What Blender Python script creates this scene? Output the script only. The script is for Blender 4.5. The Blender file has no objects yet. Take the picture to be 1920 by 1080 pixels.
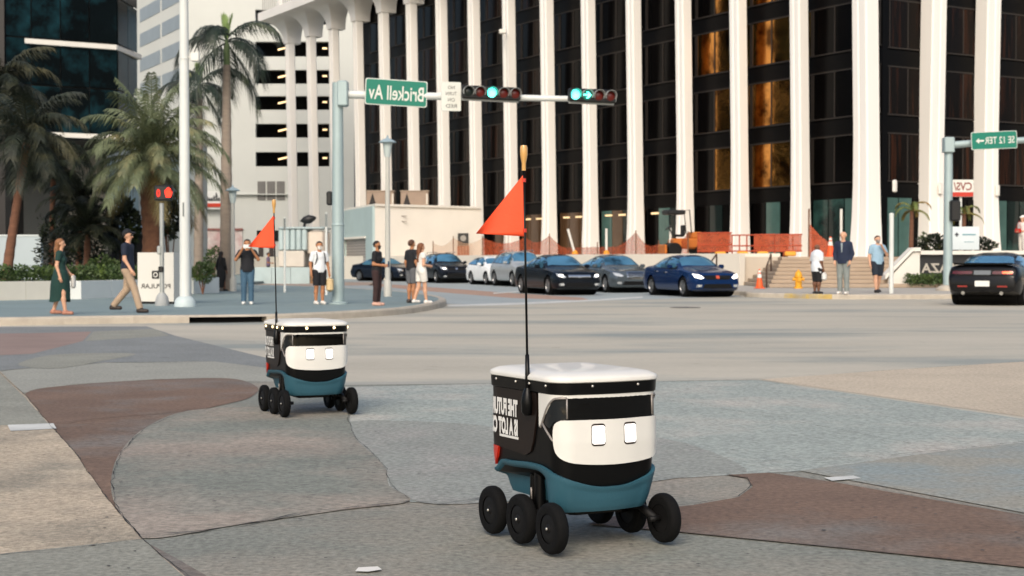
import bpy, bmesh, math, random
import numpy as np
from mathutils import Vector, Matrix
from mathutils.bvhtree import BVHTree
from mathutils.geometry import tessellate_polygon

random.seed(7); np.random.seed(7)
R = math.radians
scene = bpy.context.scene
COL = scene.collection

# ---------------------------------------------------------------- camera
FPX = 2800.0; CAM_H = 1.2; PITCH = math.atan(50.0 / FPX)
cam_d = bpy.data.cameras.new('camera'); cam = bpy.data.objects.new('camera', cam_d)
COL.objects.link(cam); scene.camera = cam
cam.location = (0, 0, CAM_H); cam.rotation_euler = (math.pi / 2 - PITCH, 0, 0)
cam_d.sensor_width = 36; cam_d.lens = FPX / 1920 * 36
cam_d.clip_start = 0.1; cam_d.clip_end = 3000
cam_d.dof.use_dof = True; cam_d.dof.focus_distance = 6.6; cam_d.dof.aperture_fstop = 6.4

# ---------------------------------------------------------------- sky, sun, exposure
SUN_EL, SUN_AZ = R(38), R(190)          # azimuth from +Y, clockwise: behind the camera, a little left
world = bpy.data.worlds.new('World'); scene.world = world; world.use_nodes = True
wn = world.node_tree.nodes; wl = world.node_tree.links
sky = wn.new('ShaderNodeTexSky'); sky.sky_type = 'NISHITA'; sky.sun_disc = False
sky.sun_elevation = SUN_EL; sky.sun_rotation = SUN_AZ
sky.air_density = 1.0; sky.dust_density = 4.0; sky.ozone_density = 1.0
wl.new(sky.outputs['Color'], wn['Background'].inputs['Color'])
wn['Background'].inputs['Strength'].default_value = 0.13
sun_d = bpy.data.lights.new('sun', 'SUN'); sun = bpy.data.objects.new('sun', sun_d); COL.objects.link(sun)
sun_d.energy = 1.3; sun_d.angle = R(35); sun_d.color = (1.0, 0.92, 0.82)
to_sun = Vector((math.sin(SUN_AZ) * math.cos(SUN_EL), math.cos(SUN_AZ) * math.cos(SUN_EL), math.sin(SUN_EL)))
sun.rotation_euler = to_sun.to_track_quat('Z', 'Y').to_euler()
scene.view_settings.view_transform = 'Standard'; scene.view_settings.look = 'None'
scene.view_settings.exposure = 0.50; scene.view_settings.gamma = 1.0
scene.view_settings.use_curve_mapping = False
scene.render.engine = 'CYCLES'
scene.cycles.max_bounces = 6; scene.cycles.use_denoising = True

# ---------------------------------------------------------------- pixel -> place
def _ray(px, py):
    u = (px - 960) / FPX; v = (540 - py) / FPX
    c, s = math.cos(PITCH), math.sin(PITCH)
    return Vector((u, c + v * s, v * c - s))
def P(px, py, D):
    r = _ray(px, py); t = D / r.y
    return Vector((r.x * t, D, CAM_H + r.z * t))
def G(px, py, z=0.0):
    r = _ray(px, py); t = (z - CAM_H) / r.z
    return Vector((r.x * t, r.y * t, z))

# ---------------------------------------------------------------- materials
def lin(h):
    h = h.lstrip('#'); o = []
    for i in (0, 2, 4):
        c = int(h[i:i + 2], 16) / 255
        o.append(c / 12.92 if c <= 0.04045 else ((c + 0.055) / 1.055) ** 2.4)
    return tuple(o)
_M = {}
def mat(name, col=(.5, .5, .5), rough=.6, metal=0.0, var=.12, vs=2.0, bump=0.0, bs=30.0, coat=0.0, spec=.5, emit=None, es=0.0,
        col2=None, c2s=1.0, c2lo=.45, c2hi=.6, stretch=(1, 1, 1), alpha=None, transmission=0.0, rvar=0.0, fine=0.0, fs=120.0):
    if name in _M: return _M[name]
    if isinstance(col, str): col = lin(col)
    if isinstance(col2, str): col2 = lin(col2)
    m = bpy.data.materials.new(name); m.use_nodes = True; _M[name] = m
    nt = m.node_tree; N = nt.nodes; L = nt.links; b = N['Principled BSDF']
    b.inputs['Roughness'].default_value = rough; b.inputs['Metallic'].default_value = metal
    b.inputs['Coat Weight'].default_value = coat; b.inputs['Coat Roughness'].default_value = .04
    b.inputs['Specular IOR Level'].default_value = spec
    b.inputs['Transmission Weight'].default_value = transmission
    if alpha is not None: b.inputs['Alpha'].default_value = alpha
    if emit:
        b.inputs['Emission Color'].default_value = (*(lin(emit) if isinstance(emit, str) else emit), 1); b.inputs['Emission Strength'].default_value = es
    tc = N.new('ShaderNodeTexCoord'); mp = N.new('ShaderNodeMapping'); mp.inputs['Scale'].default_value = stretch
    L.new(tc.outputs['Object'], mp.inputs['Vector'])
    oi = N.new('ShaderNodeObjectInfo'); sc_ = N.new('ShaderNodeVectorMath'); sc_.operation = 'SCALE'; sc_.inputs[0].default_value = (37.0, 23.0, 51.0)
    L.new(oi.outputs['Random'], sc_.inputs['Scale']); L.new(sc_.outputs['Vector'], mp.inputs['Location'])
    base = N.new('ShaderNodeRGB'); base.outputs[0].default_value = (*col, 1); out = base.outputs[0]
    def noise(s, d=4, r=.6):
        n = N.new('ShaderNodeTexNoise'); n.inputs['Scale'].default_value = s; n.inputs['Detail'].default_value = d; n.inputs['Roughness'].default_value = r
        L.new(mp.outputs['Vector'], n.inputs['Vector']); return n
    if col2 is not None:
        n = noise(c2s, 6); mr = N.new('ShaderNodeMapRange'); mr.inputs[1].default_value = c2lo; mr.inputs[2].default_value = c2hi
        L.new(n.outputs['Fac'], mr.inputs[0]); mx = N.new('ShaderNodeMix'); mx.data_type = 'RGBA'
        L.new(mr.outputs[0], mx.inputs['Factor']); L.new(out, mx.inputs[6]); mx.inputs[7].default_value = (*col2, 1); out = mx.outputs[2]
    def modulate(out, s, amt):
        n = noise(s); mr = N.new('ShaderNodeMapRange'); mr.inputs[1].default_value = .25; mr.inputs[2].default_value = .75
        mr.inputs[3].default_value = 1 - amt; mr.inputs[4].default_value = 1 + amt
        L.new(n.outputs['Fac'], mr.inputs[0]); mx = N.new('ShaderNodeMix'); mx.data_type = 'RGBA'; mx.blend_type = 'MULTIPLY'
        mx.inputs['Factor'].default_value = 1; L.new(out, mx.inputs[6]); L.new(mr.outputs[0], mx.inputs[7]); return mx.outputs[2]
    if var: out = modulate(out, vs, var)
    if fine: out = modulate(out, fs, fine)
    L.new(out, b.inputs['Base Color'])
    if rvar:
        n = noise(vs * 1.7); mr = N.new('ShaderNodeMapRange'); mr.inputs[3].default_value = max(0, rough - rvar); mr.inputs[4].default_value = min(1, rough + rvar)
        L.new(n.outputs['Fac'], mr.inputs[0]); L.new(mr.outputs[0], b.inputs['Roughness'])
    if bump:
        n = noise(bs); bp = N.new('ShaderNodeBump'); bp.inputs['Strength'].default_value = bump; bp.inputs['Distance'].default_value = .02
        L.new(n.outputs['Fac'], bp.inputs['Height']); L.new(bp.outputs['Normal'], b.inputs['Normal'])
    return m

# ---------------------------------------------------------------- mesh helpers
class MB:
    def __init__(s): s.v = []; s.f = []
    def add(s, vs, fs):
        o = len(s.v); s.v += [tuple(v) for v in vs]; s.f += [tuple(i + o for i in f) for f in fs]; return s
    def box(s, c, size, rz=0.0, M=None):
        hx, hy, hz = size[0] / 2, size[1] / 2, size[2] / 2; q = []
        for z in (-hz, hz):
            for x, y in ((-hx, -hy), (hx, -hy), (hx, hy), (-hx, hy)): q.append(Vector((x, y, z)))
        if rz: q = [Matrix.Rotation(rz, 3, 'Z') @ v for v in q]
        if M is not None: q = [M @ v for v in q]
        q = [v + Vector(c) for v in q]
        return s.add(q, [(3, 2, 1, 0), (4, 5, 6, 7), (0, 1, 5, 4), (1, 2, 6, 5), (2, 3, 7, 6), (3, 0, 4, 7)])
    def bbox(s, c, size, bev=.02, rz=0.0):            # chamfered box
        hx, hy, hz = size[0] / 2, size[1] / 2, size[2] / 2; b = min(bev, hx * .9, hy * .9, hz * .9); rings = []
        for z, k in ((-hz, b), (-hz + b, 0), (hz - b, 0), (hz, b)):
            x, y = hx - k, hy - k
            rings.append([Vector(p) for p in ((-x + b, -y, z), (x - b, -y, z), (x, -y + b, z), (x, y - b, z), (x - b, y, z), (-x + b, y, z), (-x, y - b, z), (-x, -y + b, z))])
        if rz: rings = [[Matrix.Rotation(rz, 3, 'Z') @ v for v in r] for r in rings]
        rings = [[v + Vector(c) for v in r] for r in rings]
        return s.loft(rings, True, True)
    def loft(s, rings, cap0=False, cap1=False, closed=True):
        n = len(rings[0]); vs = [v for r in rings for v in r]; fs = []
        for i in range(len(rings) - 1):
            for j in range(n if closed else n - 1):
                k = (j + 1) % n; fs.append((i * n + j, i * n + k, (i + 1) * n + k, (i + 1) * n + j))
        if cap0: fs.append(tuple(reversed(range(n))))
        if cap1: fs.append(tuple((len(rings) - 1) * n + j for j in range(n)))
        return s.add(vs, fs)
    def tube(s, pts, rad, n=8, cap=True):
        pts = [Vector(p) for p in pts]
        if not hasattr(rad, '__len__'): rad = [rad] * len(pts)
        rings = []; up = None
        for i, p in enumerate(pts):
            d = (pts[min(i + 1, len(pts) - 1)] - pts[max(i - 1, 0)]).normalized()
            if up is None: up = Vector((0, 0, 1)) if abs(d.z) < .9 else Vector((1, 0, 0))
            a = d.cross(up).normalized(); b = a.cross(d).normalized(); up = b
            rings.append([p + (a * math.cos(t) + b * math.sin(t)) * rad[i] for t in [2 * math.pi * k / n for k in range(n)]])
        rings = [list(reversed(r)) for r in rings]
        return s.loft(rings, cap, cap)
    def lathe(s, prof, n=20, c=(0, 0, 0), M=None, cap=True):   # prof: (r, z)
        c = Vector(c); rings = []
        for r, z in prof:
            ring = [Vector((r * math.cos(2 * math.pi * k / n), r * math.sin(2 * math.pi * k / n), z)) for k in range(n)]
            if M is not None: ring = [M @ v for v in ring]
            rings.append([v + c for v in ring])
        return s.loft(rings, cap, cap)
    def prism(s, poly, z0, z1):
        n = len(poly); vs = [Vector((p[0], p[1], z0)) for p in poly] + [Vector((p[0], p[1], z1)) for p in poly]
        area = sum(poly[i][0] * poly[(i + 1) % n][1] - poly[(i + 1) % n][0] * poly[i][1] for i in range(n))
        fs = [(i, (i + 1) % n, n + (i + 1) % n, n + i) for i in range(n)]
        tri = tessellate_polygon([[Vector((p[0], p[1], 0)) for p in poly]])
        fs += [tuple(n + i for i in t) for t in tri] + [tuple(reversed(t)) for t in tri]
        return s.add(vs, fs)
    def ext(s, poly, o, ax, ay, an, d0, d1):           # polygon in a plane (o; ax, ay), extruded along an
        n = len(poly); o = Vector(o); ax = Vector(ax); ay = Vector(ay); an = Vector(an)
        b = [o + ax * p[0] + ay * p[1] for p in poly]
        vs = [p + an * d0 for p in b] + [p + an * d1 for p in b]
        fs = [(i, (i + 1) % n, n + (i + 1) % n, n + i) for i in range(n)]
        tri = tessellate_polygon([[Vector((p[0], p[1], 0)) for p in poly]])
        fs += [tuple(n + i for i in t) for t in tri] + [tuple(reversed(t)) for t in tri]
        return s.add(vs, fs)
    def mesh(s, name, m, smooth=False, recalc=True):
        me = bpy.data.meshes.new(name); me.from_pydata(s.v, [], s.f)
        if recalc:
            bm = bmesh.new(); bm.from_mesh(me); bmesh.ops.recalc_face_normals(bm, faces=bm.faces); bm.to_mesh(me); bm.free()
        if m: me.materials.append(m)
        if smooth:
            me.polygons.foreach_set('use_smooth', [True] * len(me.polygons))
            if smooth is not True: me.set_sharp_from_angle(angle=R(smooth))
        me.update(); return me
    def build(s, name, m, parent=None, smooth=False, loc=None, recalc=True):
        return link(name, s.mesh(name, m, smooth, recalc), parent, loc)

def link(name, me, parent=None, loc=None, rz=0.0):
    o = bpy.data.objects.new(name, me); COL.objects.link(o)
    if parent is not None: o.parent = parent
    if loc is not None: o.location = loc
    if rz: o.rotation_euler.z = rz
    return o
def tag(o, label=None, cat=None, group=None, kind=None):
    if label: o['label'] = label
    if cat: o['category'] = cat
    if group: o['group'] = group
    if kind: o['kind'] = kind
    return o
def thing(name, label, cat, loc=(0, 0, 0), rz=0.0, group=None):
    o = bpy.data.objects.new(name, None); COL.objects.link(o); o.location = loc; o.rotation_euler.z = rz
    o.empty_display_size = .2
    return tag(o, label, cat, group)
def struct(o): o['kind'] = 'structure'; return o
def rrect(x0, x1, y0, y1, r, n=5):
    pts = []
    for cx, cy, a0 in ((x1 - r, y1 - r, 0), (x0 + r, y1 - r, 90), (x0 + r, y0 + r, 180), (x1 - r, y0 + r, 270)):
        for k in range(n + 1):
            a = R(a0 + 90 * k / n); pts.append((cx + r * math.cos(a), cy + r * math.sin(a)))
    return pts
def catmull(pts, n=8, closed=False):
    pts = [Vector(p) for p in pts]; out = []; m = len(pts)
    for i in range(m if closed else m - 1):
        if closed: p0, p1, p2, p3 = (pts[(i + k) % m] for k in (-1, 0, 1, 2))
        else: p0, p1, p2, p3 = pts[max(i - 1, 0)], pts[i], pts[i + 1], pts[min(i + 2, m - 1)]
        for k in range(n):
            t = k / n
            out.append(.5 * (2 * p1 + (p2 - p0) * t + (2 * p0 - 5 * p1 + 4 * p2 - p3) * t * t + (3 * p1 - p0 - 3 * p2 + p3) * t ** 3))
    if not closed: out.append(pts[-1])
    return out
def text_tris(txt, w, h, bold=.0, mirror=True, spacing=1.0):   # -> verts (x, y) fitted to w x h centred at 0, tris
    cu = bpy.data.curves.new('t', 'FONT'); cu.body = txt; cu.offset = bold; cu.space_character = spacing; cu.resolution_u = 3; cu.align_x = 'CENTER'
    o = bpy.data.objects.new('t', cu); COL.objects.link(o)
    dg = bpy.context.evaluated_depsgraph_get(); me = o.evaluated_get(dg).to_mesh(); me.calc_loop_triangles()
    v = np.array([tuple(x.co) for x in me.vertices]); f = [tuple(t.vertices) for t in me.loop_triangles]
    o.evaluated_get(dg).to_mesh_clear(); bpy.data.objects.remove(o); bpy.data.curves.remove(cu)
    x0, x1 = v[:, 0].min(), v[:, 0].max(); y0, y1 = v[:, 1].min(), v[:, 1].max()
    X = (v[:, 0] - (x0 + x1) / 2) * w / (x1 - x0); Y = (v[:, 1] - (y0 + y1) / 2) * h / (y1 - y0)
    if mirror: X = -X; f = [(a, c, b) for a, b, c in f]
    return list(zip(X, Y)), f
def text_obj(txt, w, h, o, ax, ay, m, parent, bold=.0, mirror=True, name='lettering', off=.004):
    v, f = text_tris(txt, w, h, bold, mirror); o = Vector(o); ax = Vector(ax); ay = Vector(ay); nrm = ax.cross(ay).normalized()
    b = MB(); b.add([o + ax * x + ay * y + nrm * off for x, y in v], f)
    return b.build(name, m, parent, recalc=False)
def patch2d(poly, step):        # polygon -> fine verts / faces in 2d
    bm = bmesh.new()
    vs = [bm.verts.new((p[0], p[1], 0)) for p in poly]
    for t in tessellate_polygon([[Vector((p[0], p[1], 0)) for p in poly]]):
        try: bm.faces.new([vs[i] for i in t])
        except ValueError: pass
    bmesh.ops.dissolve_limit(bm, angle_limit=.01, verts=bm.verts, edges=bm.edges)
    for ax in (0, 1):
        lo = min(p[ax] for p in poly); hi = max(p[ax] for p in poly); k = int((hi - lo) / step)
        for i in range(1, k + 1):
            co = [0, 0, 0]; co[ax] = lo + (hi - lo) * i / (k + 1); no = [0, 0, 0]; no[ax] = 1
            bmesh.ops.bisect_plane(bm, geom=bm.verts[:] + bm.edges[:] + bm.faces[:], plane_co=co, plane_no=no, dist=1e-5)
    bmesh.ops.triangulate(bm, faces=bm.faces)
    bm.verts.index_update()
    v = [(x.co.x, x.co.y) for x in bm.verts]; f = [tuple(x.index for x in fc.verts) for fc in bm.faces]
    be = [tuple(x.index for x in e.verts) for e in bm.edges if len(e.link_faces) == 1]
    bm.free(); return v, f, be
def shell_from(top, bot, f, be):
    n = len(top); fs = list(f) + [tuple(i + n for i in reversed(t)) for t in f] + [(a, b, b + n, a + n) for a, b in be]
    b = MB(); b.add(list(top) + list(bot), fs); return b
def cast_patch(name, bvh, poly, plane, m, parent, off=.004, deep=.01, step=.08, smooth=40):
    # polygon given in plane coords, cast onto a body.  plane: 'L' (x,z) from -y side... see axes
    v, f, be = patch2d(poly, step); top = []; bot = []; bad = set()
    for i, (a, b) in enumerate(v):
        if plane == 'side+': o, d = Vector((3, a, b)), Vector((-1, 0, 0))
        elif plane == 'side-': o, d = Vector((-3, a, b)), Vector((1, 0, 0))
        elif plane == 'front': o, d = Vector((a, -6, b)), Vector((0, 1, 0))
        elif plane == 'rear': o, d = Vector((a, 6, b)), Vector((0, -1, 0))
        else: o, d = Vector((a, b, 5)), Vector((0, 0, -1))
        hit, nrm, idx, dist = bvh.ray_cast(o, d)
        if hit is None: bad.add(i); top.append(Vector()); bot.append(Vector()); continue
        if nrm.dot(d) > 0: nrm = -nrm
        top.append(hit + nrm * off); bot.append(hit - nrm * deep)
    f = [t for t in f if not (set(t) & bad)]
    cnt = {}
    for t in f:
        for i in range(3):
            e = tuple(sorted((t[i], t[(i + 1) % 3]))); cnt[e] = cnt.get(e, 0) + 1
    be = [e for e, c in cnt.items() if c == 1]
    return shell_from(top, bot, f, be).build(name, m, parent, smooth)

# ---------------------------------------------------------------- SDF bodies (people)
def nets(F, o, h):
    n = F.shape; ins = F < 0
    S = np.zeros((n[0] - 1, n[1] - 1, n[2] - 1, 3)); C = np.zeros(S.shape[:3])
    for a in range(3):
        b, c = [(1, 2), (0, 2), (0, 1)][a]
        for ob in (0, 1):
            for oc in (0, 1):
                s0 = [None] * 3; s1 = [None] * 3
                s0[a] = slice(0, n[a] - 1); s1[a] = slice(1, n[a])
                for ax, ov in ((b, ob), (c, oc)): s0[ax] = s1[ax] = slice(ov, n[ax] - 1 + ov)
                f0 = F[tuple(s0)]; f1 = F[tuple(s1)]; cr = (f0 < 0) != (f1 < 0)
                with np.errstate(divide='ignore', invalid='ignore'): t = np.where(cr, f0 / (f0 - f1), 0)
                S[..., a] += np.where(cr, t, 0); S[..., b] += cr * ob; S[..., c] += cr * oc; C += cr
    mk = C > 0; idx = -np.ones(C.shape, int); idx[mk] = np.arange(mk.sum())
    V = (np.argwhere(mk) + S[mk] / C[mk][:, None]) * h + np.array(o)
    Q = []
    for a in range(3):
        b, c = [(1, 2), (2, 0), (0, 1)][a]
        s0 = [slice(1, n[k] - 1) for k in range(3)]; s1 = list(s0); s0[a] = slice(0, n[a] - 1); s1[a] = slice(1, n[a])
        i0 = ins[tuple(s0)]; i1 = ins[tuple(s1)]
        for want in (True, False):
            e = np.argwhere((i0 != i1) & (i0 == want)); off = np.array([1, 1, 1]); off[a] = 0; e = e + off
            if len(e) == 0: continue
            db = np.zeros(3, int); db[b] = 1; dc = np.zeros(3, int); dc[c] = 1
            q = np.stack([idx[tuple((e - db - dc).T)], idx[tuple((e - dc).T)], idx[tuple(e.T)], idx[tuple((e - db).T)]], 1)
            Q.append(q if want else q[:, ::-1])
    return V, np.concatenate(Q)
class SDF:
    def __init__(s, lo, hi, h):
        s.h = h; s.lo = np.array(lo, float); n = np.ceil((np.array(hi) - s.lo) / h).astype(int) + 1
        s.ax = [s.lo[i] + np.arange(n[i]) * h for i in range(3)]; s.F = np.full(n, 10.0)
    def cone(s, a, b, ra, rb, fy=1.0, k=.02, grow=0.0, cut=None, cut0=False):
        a = np.array(a, float); b = np.array(b, float); ra += grow; rb += grow; pad = max(ra, rb) * max(1, fy) + k + 3 * s.h
        sl = []
        for i in range(3):
            x = s.ax[i]; lo = np.searchsorted(x, min(a[i], b[i]) - pad); hi = np.searchsorted(x, max(a[i], b[i]) + pad)
            sl.append(slice(lo, max(hi, lo)))
        X = s.ax[0][sl[0]][:, None, None]; Y = s.ax[1][sl[1]][None, :, None]; Z = s.ax[2][sl[2]][None, None, :]
        d = b - a; L2 = max((d * d).sum(), 1e-9)
        t = np.clip(((X - a[0]) * d[0] + (Y - a[1]) * d[1] + (Z - a[2]) * d[2]) / L2, 0, 1)
        px = X - a[0] - t * d[0]; py = (Y - a[1] - t * d[1]) / fy; pz = Z - a[2] - t * d[2]
        D = np.sqrt(px * px + py * py + pz * pz) - (ra + (rb - ra) * t)
        if cut is not None:
            u = d / math.sqrt(L2); e = a + d * cut
            D = np.maximum(D, (X - e[0]) * u[0] + (Y - e[1]) * u[1] + (Z - e[2]) * u[2])
        F = s.F[tuple(sl)]; hh = np.clip(.5 + .5 * (F - D) / k, 0, 1)
        s.F[tuple(sl)] = F * (1 - hh) + D * hh - k * hh * (1 - hh); return s
    def fn(s, f): s.F = np.maximum(s.F, f(s.ax[0][:, None, None], s.ax[1][None, :, None], s.ax[2][None, None, :])); return s
    def build(s, name, m, parent, extra=None):
        if not (s.F < 0).any(): return None
        V, Q = nets(s.F, s.lo, s.h); b = MB(); b.v = [tuple(x) for x in V]; b.f = [tuple(int(i) for i in q) for q in Q]
        if extra:
            b.add(extra.v, extra.f)
        return b.build(name, m, parent, True, recalc=False)
# ================================================================ ground
def gpoly(px, z, smooth=0):
    pts = [G(x, y, 0) for x, y in px]
    if smooth: pts = catmull(pts, smooth, True)
    return [(p.x, p.y) for p in pts]
def sheet(name, poly, z, m):
    z *= .3
    b = MB(); tri = tessellate_polygon([[Vector((p[0], p[1], 0)) for p in poly]])
    b.add([(p[0], p[1], z) for p in poly], tri); o = b.build(name, m, recalc=False)
    me = o.data
    if sum(p.normal.z for p in me.polygons) < 0: me.flip_normals()
    return struct(o)
M_ground = mat('worn grey asphalt', '#7a7c73', .85, var=.13, vs=1.1, fine=.42, fs=32, bump=.35, bs=90, col2='#8f877a', c2s=.6, c2lo=.46, c2hi=.66)
M_road = mat('concrete road', '#ada798', .88, var=.12, vs=.5, fine=.10, fs=40, bump=.2, bs=60, col2='#858b86', c2s=.32, c2lo=.50, c2hi=.66, stretch=(.35, 1, 1))
M_teal = mat('pale blue grey paving', '#949b94', .86, var=.10, vs=.9, fine=.42, fs=32, bump=.35, bs=90, col2='#a3a097', c2s=.9, c2lo=.48, c2hi=.66)
M_blue = mat('blue grey paving', '#888b84', .86, var=.10, vs=1.0, fine=.42, fs=32, bump=.35, bs=90, col2='#92908a', c2s=1.3, c2lo=.5, c2hi=.7)
M_lobe = mat('grey green paving', '#75786f', .87, var=.14, vs=.9, fine=.42, fs=32, bump=.35, bs=90, col2='#90867a', c2s=.7, c2lo=.44, c2hi=.64)
M_brown = mat('red brown paving', '#6e594a', .86, var=.2, vs=1.2, fine=.42, fs=32, bump=.35, bs=90, col2='#6e6a64', c2s=.8, c2lo=.5, c2hi=.7)
M_dark = mat('dark patched asphalt', '#787b79', .87, var=.14, vs=.9, fine=.32, fs=32, bump=.3, bs=80)
M_beige = mat('beige concrete', '#ad9f8a', .88, var=.14, vs=1.6, fine=.42, fs=36, bump=.4, bs=80, col2='#8d8575', c2s=1.4, c2lo=.46, c2hi=.66)
M_walkgrey = mat('grey concrete slab', '#86867b', .88, var=.12, vs=1.5, fine=.36, fs=36, bump=.3, bs=80)
M_walk = mat('blue grey sidewalk', '#788888', .82, var=.09, vs=.5, fine=.08, fs=20, bump=.15, bs=40)
M_kerb = mat('kerb concrete', '#aca394', .85, var=.18, vs=2.5, bump=.3, bs=30)
M_crack = mat('dark joint', '#2d2b29', .95, var=.2)
M_paint = mat('worn white road paint', '#c3c4be', .7, var=.18, vs=4, col2='#93918a', c2s=3, c2lo=.5, c2hi=.75)

big = [(-700, -60), (700, -60), (700, 1400), (-700, 1400)]
sheet('ground', big, 0.0, M_ground)
tl = G(-1200, 640); tr = G(2300, 640)
sheet('road', gpoly([(-600, 690), (0, 690), (300, 676), (480, 690), (640, 722), (930, 719), (1420, 712), (1920, 790), (2500, 870), (4500, 900), (4500, 522), (-1500, 522)], 0), .004, M_road)
sheet('side_street', gpoly([(430, 541), (640, 548), (740, 556), (830, 570), (960, 572), (1120, 564), (1390, 556), (1000, 519), (430, 519)], 0), .008, mat('blue grey street', '#959d9d', .85, var=.12, vs=.4, fine=.1, fs=20))
sheet('brick_crossing', gpoly([(700, 531), (815, 539), (977, 551), (1090, 558), (1110, 564), (960, 559), (800, 546), (690, 535)], 0), .012, mat('orange brick paving', '#a08473', .85, var=.15, vs=2))
sheet('far_pavement_strip', gpoly([(440, 530), (700, 529), (700, 535), (440, 538)], 0), .012, mat('tan paving strip', '#98877a', .85, var=.15, vs=1))
sheet('painted_line', gpoly([(838, 572), (960, 568), (1110, 562), (1205, 556), (1205, 558.5), (1110, 565), (960, 572), (840, 575)], 0), .016, M_paint)
sheet('painted_line', gpoly([(925, 549), (985, 545.5), (985, 547), (925, 551)], 0), .016, M_paint)
# pale square paving and wedge
sheet('paving_field', gpoly([(640, 726), (920, 720), (1420, 713), (1920, 786), (2400, 860), (2400, 900), (1920, 832), (1770, 846), (1500, 884), (1360, 892), (1240, 899), (1000, 940), (770, 942), (728, 912), (722, 880), (668, 822), (652, 785)], 0), .008, M_teal)
sheet('paving_inset', gpoly([(655, 792), (760, 790), (900, 798), (1000, 815), (1240, 822), (1400, 880), (1300, 893), (1000, 936), (890, 945), (815, 946), (765, 936), (732, 912), (722, 880), (668, 825)], 0, 4), .012, M_blue)
sheet('paving_wedge', gpoly([(1425, 712), (1660, 695), (1990, 674), (2400, 660), (2400, 852), (1925, 783)], 0), .012, mat('beige paving wedge', '#b3a692', .87, var=.10, vs=1, fine=.32, fs=32, bump=.3, bs=80))
sheet('paving_panel', gpoly([(1500, 884), (1770, 847), (1925, 830), (2400, 790), (2400, 1050), (1925, 964)], 0), .016, mat('grey paving panel', '#8f8d82', .87, var=.12, vs=1, fine=.38, fs=32, bump=.3, bs=80, col2='#7f8886', c2s=1))
# curving coloured fields
lobe = [(352, 771), (480, 764), (645, 758), (655, 792), (668, 825), (702, 856), (724, 882), (730, 912), (768, 941), (640, 958), (450, 985), (266, 1011), (222, 962), (208, 905), (226, 848), (274, 802)]
sheet('paving_lobe', gpoly(lobe, 0, 5), .016, M_lobe)
sheet('paving_brown_field', gpoly([(-60, 800), (70, 770), (352, 771), (274, 802), (226, 848), (208, 905), (222, 962), (270, 1014), (200, 980), (120, 870), (60, 810)], 0), .008, M_brown)
sheet('paving_brown_ellipse', gpoly([(48, 738), (140, 722), (300, 712), (430, 710), (482, 726), (470, 745), (425, 758), (350, 772), (180, 786), (98, 792)], 0, 5), .012, M_brown)
sheet('paving_light_band', gpoly([(-60, 705), (60, 690), (200, 681), (400, 678), (500, 690), (640, 716), (480, 716), (300, 711), (140, 721), (46, 737)], 0), .008, mat('light grey band', '#8d8d83', .87, var=.10, vs=1, fine=.32, fs=32))
sheet('paving_brown_right', gpoly([(1362, 892), (1440, 888), (1560, 905), (1750, 939), (1920, 968), (2400, 1050), (2400, 1140), (1920, 1066), (1600, 1032), (1275, 1000), (1100, 985), (1180, 962), (1300, 949), (1385, 934), (1412, 914), (1400, 898)], 0), .020, M_brown)
sheet('paving_brown_sliver', gpoly([(282, 1022), (330, 1048), (420, 1100), (330, 1100)], 0), .012, M_brown)
sheet('crosswalk_field', gpoly([(-200, 614), (275, 612), (330, 630), (420, 652), (520, 676), (640, 708), (500, 690), (400, 678), (200, 680), (60, 690), (-200, 712)], 0), .010, M_dark)
sheet('crosswalk_brown_patch', gpoly([(-200, 628), (60, 625), (172, 622), (155, 640), (60, 664), (-200, 676)], 0), .014, mat('faded red paving', '#86736a', .86, var=.14, vs=1))
sheet('crosswalk_pale_patch', gpoly([(35, 682), (90, 667), (170, 663), (255, 664), (205, 675), (120, 690), (60, 690)], 0, 3), .018, M_walkgrey)
sheet('crosswalk_pale_patch', gpoly([(175, 622), (290, 617), (318, 630), (160, 640)], 0), .014, M_walkgrey)
# near left concrete walk
sheet('concrete_walk', gpoly([(-500, 640), (0, 697), (50, 745), (95, 800), (140, 850), (185, 915), (225, 968), (262, 1010), (300, 1043), (400, 1130), (-600, 1130)], 0), .024, M_beige)
sheet('concrete_walk_slab', gpoly([(-500, 650), (-2, 700), (48, 748), (92, 798), (-600, 808)], 0), .028, M_walkgrey)
sheet('walk_lower_slab', gpoly([(-600, 1062), (0, 1042), (268, 1014), (300, 1045), (396, 1130), (-600, 1130)], 0), .028, M_walkgrey)
sheet('pale_paint_mark', gpoly([(14, 799), (100, 796), (106, 806), (20, 811)], 0), .034, M_paint)
sheet('pale_paint_mark', gpoly([(1545, 898), (1600, 894), (1615, 899), (1560, 904)], 0), .026, M_paint)
sheet('paper_scrap', gpoly([(672, 1068), (708, 1066), (716, 1072), (690, 1076), (666, 1075)], 0), .030, mat('white paper', '#d8d6ce', .8, var=.05))

def crack(px, w, z, jit=.012, name='pavement_crack'):
    pts = [G(x, y, 0) for x, y in px]; q = []
    for a, b in zip(pts[:-1], pts[1:]):
        n = max(2, int((b - a).length / .06))
        for i in range(n): q.append(a.lerp(b, i / n))
    q.append(pts[-1]); L = []; Rr = []; off = 0
    for i, p in enumerate(q):
        d = (q[min(i + 1, len(q) - 1)] - q[max(i - 1, 0)]).normalized(); s = Vector((-d.y, d.x, 0)); off = off * .8 + random.uniform(-jit, jit) * .5
        ww = w * .45 * random.choice((.25, .5, .8, 1.0, 1.4)); L.append(p + s * (ww / 2 + off)); Rr.append(p - s * (ww / 2 - off))
    b = MB(); n = len(q); b.add([(v.x, v.y, z * .3) for v in L + Rr], [(i, i + 1, n + i + 1, n + i) for i in range(n - 1)])
    o = b.build(name, M_crack, recalc=False)
    if sum(p.normal.z for p in o.data.polygons) < 0: o.data.flip_normals()
    return struct(o)
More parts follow.
